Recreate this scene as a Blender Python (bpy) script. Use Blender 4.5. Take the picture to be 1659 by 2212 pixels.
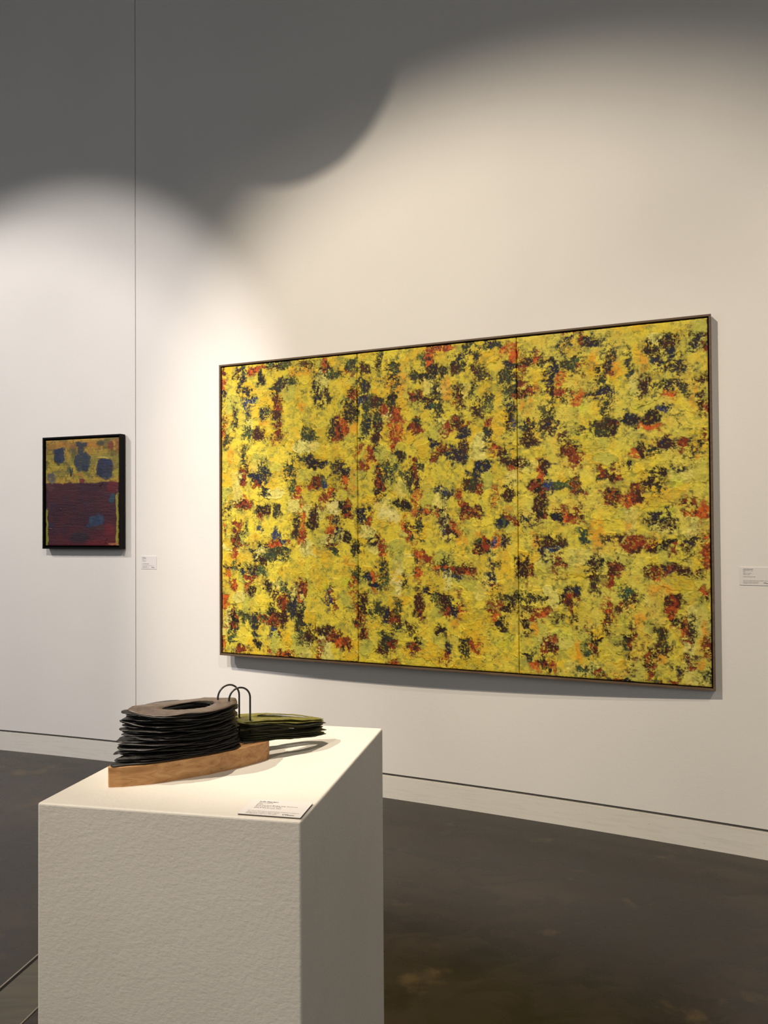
import bpy, bmesh, math, random
import numpy as np
from mathutils import Vector, Matrix

for _o in list(bpy.data.objects):
    bpy.data.objects.remove(_o)
sc = bpy.context.scene
COLL = sc.collection

# ------------------------------------------------------------------ camera
CAM = Vector((0, 0, 1.42))
FPX, PITCH, ROLL = 1722.27, 0.0157, -0.0062
cd = bpy.data.cameras.new('camera')
cam = bpy.data.objects.new('camera', cd)
COLL.objects.link(cam)
cd.sensor_width = 36.0
cd.lens = FPX / 2212 * 36.0
cd.clip_start = 0.05
_f = Vector((0, math.cos(PITCH), math.sin(PITCH)))
_u = Vector((0, -math.sin(PITCH), math.cos(PITCH)))
_r = Vector((1, 0, 0))
_rt = _r * math.cos(ROLL) + _u * math.sin(ROLL)
_up = -_r * math.sin(ROLL) + _u * math.cos(ROLL)
cam.matrix_world = Matrix((( _rt.x, _up.x, -_f.x, CAM.x), (_rt.y, _up.y, -_f.y, CAM.y),
                           (_rt.z, _up.z, -_f.z, CAM.z), (0, 0, 0, 1)))
sc.camera = cam

# ------------------------------------------------------------------ exposure, world
sc.view_settings.view_transform = 'Standard'
sc.view_settings.look = 'None'
sc.view_settings.gamma = 1.0
sc.view_settings.exposure = 0.0
sc.view_settings.use_curve_mapping = False
world = bpy.data.worlds.new('world')
sc.world = world
world.use_nodes = True
world.node_tree.nodes['Background'].inputs[0].default_value = (0.9, 0.93, 1.0, 1)
world.node_tree.nodes['Background'].inputs[1].default_value = 0.05

# ------------------------------------------------------------------ gallery spots and added fills
def spot(name, loc, aim, watt, half, blend, col, rad=0.012):
    l = bpy.data.lights.new(name, 'SPOT')
    l.energy = watt; l.spot_size = math.radians(half * 2); l.spot_blend = blend
    l.color = col; l.shadow_soft_size = rad
    o = bpy.data.objects.new(name, l)
    COLL.objects.link(o)
    o.location = loc
    o.rotation_euler = (Vector(aim) - Vector(loc)).to_track_quat('-Z', 'Y').to_euler()
    return o
def area(name, loc, aim, watt, sx, sy, col):
    l = bpy.data.lights.new(name, 'AREA')
    l.shape = 'RECTANGLE'; l.size = sx; l.size_y = sy; l.energy = watt; l.color = col
    o = bpy.data.objects.new(name, l)
    COLL.objects.link(o)
    o.location = loc
    o.rotation_euler = (Vector(aim) - Vector(loc)).to_track_quat('-Z', 'Y').to_euler()
    return o
WARM = (1.0, 0.87, 0.70)
COOL = (1.0, 0.93, 0.90)
LIGHT_A = Vector((0.68, -1.17, 5.5))
LIGHT_B = Vector((-4.4, 0.0, 6.9))
spot('spot_right_of_canvas', LIGHT_A, (-0.5, 4.3, 1.3), 370, 19.5, 0.9, WARM, 0.01)
spot('spot_left_of_canvas', LIGHT_B, (1.05, 3.62, 0.5), 1900, 19.3, 0.5, WARM, 0.006)
spot('spot_far_right', (2.3, -1.0, 5.6), (1.45, 3.45, 0.9), 400, 15.5, 0.9, WARM, 0.01)
spot('spot_left_of_small_picture', (-5.7, 1.8, 5.4), (-2.15, 4.95, 1.6), 620, 16.5, 0.5, COOL)
spot('spot_right_of_small_picture', (-2.2, 0.2, 4.9), (-2.28, 4.97, 1.5), 580, 21.2, 0.38, COOL)
spot('spot_over_plinth', (-0.62, 1.95, 5.6), (-0.12, 1.68, 1.0), 700, 7.2, 0.7, (1.0, 0.87, 0.70))
spot('spot_before_plinth', (-2.28, -1.5, 5.5), (-0.27, 1.43, 1.0), 320, 10.0, 0.4, (1.0, 0.89, 0.74))
area('fill_behind_camera', (0.3, -3.6, 2.6), (-0.2, 3.0, 1.2), 34, 4.0, 2.4, (1.0, 0.96, 0.9))  # this and the next two: unseen area fills added for ambient light
area('fill_from_left', (-6.6, 0.5, 2.6), (0, 3.0, 2.4), 46, 3.0, 3.0, (0.80, 0.88, 1.0))
area('fill_from_right', (4.2, -0.5, 2.4), (0, 1.6, 1.0), 17, 2.5, 2.5, (1.0, 0.95, 0.88))

# ------------------------------------------------------------------ painted surfaces (colour + relief arrays)
def s2l(c):
    c=np.asarray(c,float)/255.
    return np.where(c<=.04045,c/12.92,((c+.055)/1.055)**2.4)
_rn={}
def vnoise(x,y,seed):
    if seed not in _rn:
        _rn[seed]=np.random.RandomState(seed).rand(256,256).astype(np.float32)
    g=_rn[seed]
    xi=np.floor(x).astype(np.int32); yi=np.floor(y).astype(np.int32)
    fx=(x-xi).astype(np.float32); fy=(y-yi).astype(np.float32)
    fx=fx*fx*(3-2*fx); fy=fy*fy*(3-2*fy)
    a=g[xi&255,yi&255]; b=g[(xi+1)&255,yi&255]; c=g[xi&255,(yi+1)&255]; d=g[(xi+1)&255,(yi+1)&255]
    return (a+(b-a)*fx)*(1-fy)+(c+(d-c)*fx)*fy
def fbm(x,y,seed,oc=4,gain=.5):
    s=0;a=1;t=0
    for i in range(oc):
        s=s+a*vnoise(x*2**i+7.3*i,y*2**i+3.1*i,seed+i); t+=a; a*=gain
    return s/t
def sst(a,b,x):
    t=np.clip((x-a)/(b-a),0,1); return t*t*(3-2*t)
COL={'m':(66,32,26),'k':(28,24,26),'n':(26,34,58),'d':(50,58,40),'g':(62,86,54),'r':(146,54,28),'o':(210,92,34),'b':(38,62,108),'t':(26,74,64),'O':(222,150,48)}
COL={k:s2l(v) for k,v in COL.items()}
def Tc_mix(T): return T*.8
def big_painting(PATCH,PW,PH,x0,x1,step):
    """returns colour (ny,nx,3 linear) and height (cm) for the strip x0..x1 (cm)"""
    nx=int(round((x1-x0)/step))+1; ny=int(round(PH/step))+1
    xs=np.linspace(x0,x1,nx).astype(np.float32); ys=np.linspace(0,PH,ny).astype(np.float32)
    X,Y=np.meshgrid(xs,ys)
    # ragged edges: warp the co-ordinates
    wx=(fbm(X/3.2,Y/3.2,11,4,.6)-.5)*5.5; wy=(fbm(X/3.2,Y/3.2,31,4,.6)-.5)*5.5
    Xw=X+wx; Yw=Y+wy
    S=np.full(X.shape,-3.,np.float32); A=np.zeros(X.shape+(3,),np.float32); B=A.copy()
    OZ=np.zeros_like(S); GZ=OZ.copy(); LZ=OZ.copy()
    A[:]=COL['d']; B[:]=COL['k']
    for t in PATCH.split(';'):
        cx,cy,w,h,a,code=t.split(); cx,cy,w,h,a=map(float,(cx,cy,w,h,a))
        w=max(w*.92,1.5); h=max(h*.92,1.5); R=max(w,h)*1.1+4
        i0,i1=np.searchsorted(xs,[cx-R,cx+R]); j0,j1=np.searchsorted(ys,[cy-R,cy+R])
        if i1<=i0 or j1<=j0: continue
        sl=(slice(j0,j1),slice(i0,i1))
        dx=Xw[sl]-cx; dy=Yw[sl]-cy; ca,sa=np.cos(np.radians(a)),np.sin(np.radians(a))
        p=np.abs(dx*ca+dy*sa)/(w/2); q=np.abs(-dx*sa+dy*ca)/(h/2)
        d=(p**2.6+q**2.6)**(1/2.6)
        if code in 'OGL':
            z={'O':OZ,'G':GZ,'L':LZ}[code]; v=sst(1.25,.5,d)
            z[sl]=np.maximum(z[sl],v); continue
        # signed distance-like, cm
        v=np.clip((1-d)*min(w,h)*.5,-3,1.6)
        m=v>S[sl]
        S[sl]=np.where(m,v,S[sl])
        A[sl]=np.where(m[...,None],COL[code[0]],A[sl]); B[sl]=np.where(m[...,None],COL[code[1]],B[sl])
    # noises
    n1=fbm(X/9,Y/9,51,3); n2=fbm(X/2.6,Y/2.6,61,4,.6); fine=fbm(X/.62,Y/.62,71,3,.65); mid=fbm(X/1.3,Y/1.3,81,3,.6)
    ori=sst(.47,.53,fbm(X/11,Y/11,91,2))
    sv=fbm(X/.35,Y/4.5,101,2,.6); sh=fbm(X/4.5,Y/.35,111,2,.6)
    st=sv*ori+sh*(1-ori)
    # separate yellow strokes, rounded lobes laid over each other
    lem=s2l((230,207,64)); gold=s2l((226,184,42)); gre=s2l((188,184,76)); pale=s2l((230,220,122)); ora=s2l((226,152,38)); grb=s2l((198,206,54)); deep=s2l((206,178,44))
    TINT=[lem,lem,gold,gold,gold,gre,pale,deep,gre,lem,lem]
    T=np.empty(X.shape+(3,),np.float32); T[:]=lem*.93
    L=np.zeros_like(S); EDGE=np.zeros_like(S)
    rs=np.random.RandomState(5)
    for i in range(620):
        cx=rs.rand()*PW; cy=rs.rand()*PH; big=rs.rand()
        ln=8+20*big*rs.rand(); wd=4.5+4.5*rs.rand()
        pv=.5+.35*np.sin(cx/31.)*np.cos(cy/23.)
        an=(90 if rs.rand()<pv else 0)+rs.normal()*14
        tint=TINT[rs.randint(len(TINT))]; op=.45+.5*rs.rand(); sd=rs.rand()*90
        R=ln*.5+6
        i0,i1=np.searchsorted(xs,[cx-R,cx+R]); j0,j1=np.searchsorted(ys,[cy-R,cy+R])
        if i1<=i0 or j1<=j0: continue
        sl=(slice(j0,j1),slice(i0,i1))
        ca,sa=np.cos(np.radians(an)),np.sin(np.radians(an))
        dx=X[sl]+wx[sl]*.8-cx; dy=Y[sl]+wy[sl]*.8-cy
        p=dx*ca+dy*sa; q=-dx*sa+dy*ca
        bend=.012*rs.normal(); q=q+bend*p*p
        r=wd*.5
        d=np.hypot(np.maximum(np.abs(p)-(ln*.5-r),0),q)-r     # <0 inside, cm
        br=vnoise(q/.28+sd,p/9.+sd,301)*.6+vnoise(q/.7+sd,p/6.,302)*.4
        tail=sst(ln*.1,ln*.55,p)                                # the stroke runs dry
        al=sst(.25,-.35,d)*op*np.clip(1.15-.75*tail*sst(.35,.65,br),0,1)
        T[sl]=T[sl]+(tint*(.86+.28*br[...,None])-T[sl])*al[...,None]
        rid=np.exp(-((d+.25)/.32)**2)*.16
        L[sl]=L[sl]*(1-.7*al)+al*(.17+.16*(br-.5)+rid)
        EDGE[sl]=np.maximum(EDGE[sl]*(1-al),np.exp(-((d-.1)/.45)**2)*op)
    # coverage of the yellow top layer
    halo=sst(-3.0,.3,S)
    e=S*.95-.66+EDGE*halo*1.5+(n2-.5)*2.2+(mid-.5)*1.5*(.35+halo)+(fine-.5)*2.1*(.3+halo)+(st-.5)*.9+(.20-L)*7.5
    dark=sst(-.8,.6,e)*.96
    # flecks of the under-layer where the paint is dry: round the patches and along stroke edges
    dry=sst(.46,.66,n1*.5+n2*.5)
    pf=.10*halo+.13*halo*dry+.12*EDGE*(.3+dry)+.085*dry
    fv=fine*.66+mid*.34
    fl=sst(.70-pf*1.15,.735-pf*1.1,fv)
    dark=np.maximum(dark,fl*(.5+.4*halo))
    # under colours
    mixn=sst(.44,.56,fbm(X/1.5,Y/1.9,121,4,.6))
    U=A+(B-A)*mixn[...,None]
    k=sst(.50,.66,fine*.45+fbm(X/1.0,Y/1.0,131,3)*.55)[...,None]
    U=U+(COL['k']-U)*k*.75
    brn=sst(.42,.6,fbm(X/1.8,Y/1.8,135,4,.6))[...,None]; U=U+(COL['m']-U)*brn*.35
    far=(1-sst(-2.2,-.6,S))[...,None]; U=U+((A*.5+s2l((64,64,38))*.5)-U)*far*.8
    spark=sst(.64,.70,fbm(X/.8,Y/.8,141,3))[...,None]; U=U+(Tc_mix(T)-U)*spark*.35
    Yc=T
    rp=(sst(150,190,X)*sst(.3,.6,n1))[...,None]; Yc=Yc+(s2l((208,196,92))-Yc)*rp*.5
    y2=sst(.46,.68,fbm(X/5,Y/5,161,4))[...,None]; Yc=Yc+(gre-Yc)*y2*.30
    oz=(OZ*sst(.22,.52,fbm(X/2.4,Y/4,181,4)))[...,None]; Yc=Yc+(ora-Yc)*oz*.75
    y4=sst(.56,.70,fbm(X/3.3,Y/5,185,4))[...,None]; Yc=Yc+(ora-Yc)*y4*.2
    gz=(GZ*sst(.3,.6,fbm(X/3,Y/3,191,3)))[...,None]; Yc=Yc+(grb-Yc)*gz*.55
    lz=(LZ*sst(.25,.55,fbm(X/3,Y/3,201,3)))[...,None]; Yc=Yc+(s2l((234,222,140))-Yc)*lz*.85
    Yc=Yc*(.86+.28*st[...,None])*(.92+.16*fine[...,None])
    # scumble: thin yellow dragged over dark reads olive
    scum=sst(-3.4,.1,S+(n2-.5)*3.0)*sst(.40,.58,mid*.65+st*.35)
    Yc=Yc+(s2l((104,104,54))-Yc)*(scum*.85)[...,None]
    sc2=sst(.47,.62,n2*.5+mid*.3+st*.2)*(1-.6*sst(.1,.3,L))
    Yc=Yc+(s2l((146,144,66))-Yc)*(sc2*.62)[...,None]
    g_=dark[...,None]; col=(np.clip(Yc,0,1)**.5*(1-g_)+np.clip(U,0,1)**.5*g_)**2
    # relief, cm: thick yellow, thin under-layer, bristle ridges
    lump=fbm(X/2.2,Y/2.2,211,4,.55)
    hgt=(1-dark)*(.14+L*1.1+.42*(lump-.5)+.08*(st-.5)+.12*(fine-.5))+dark*(.05*mid)
    return np.clip(col,0,1),hgt.astype(np.float32)

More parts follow.
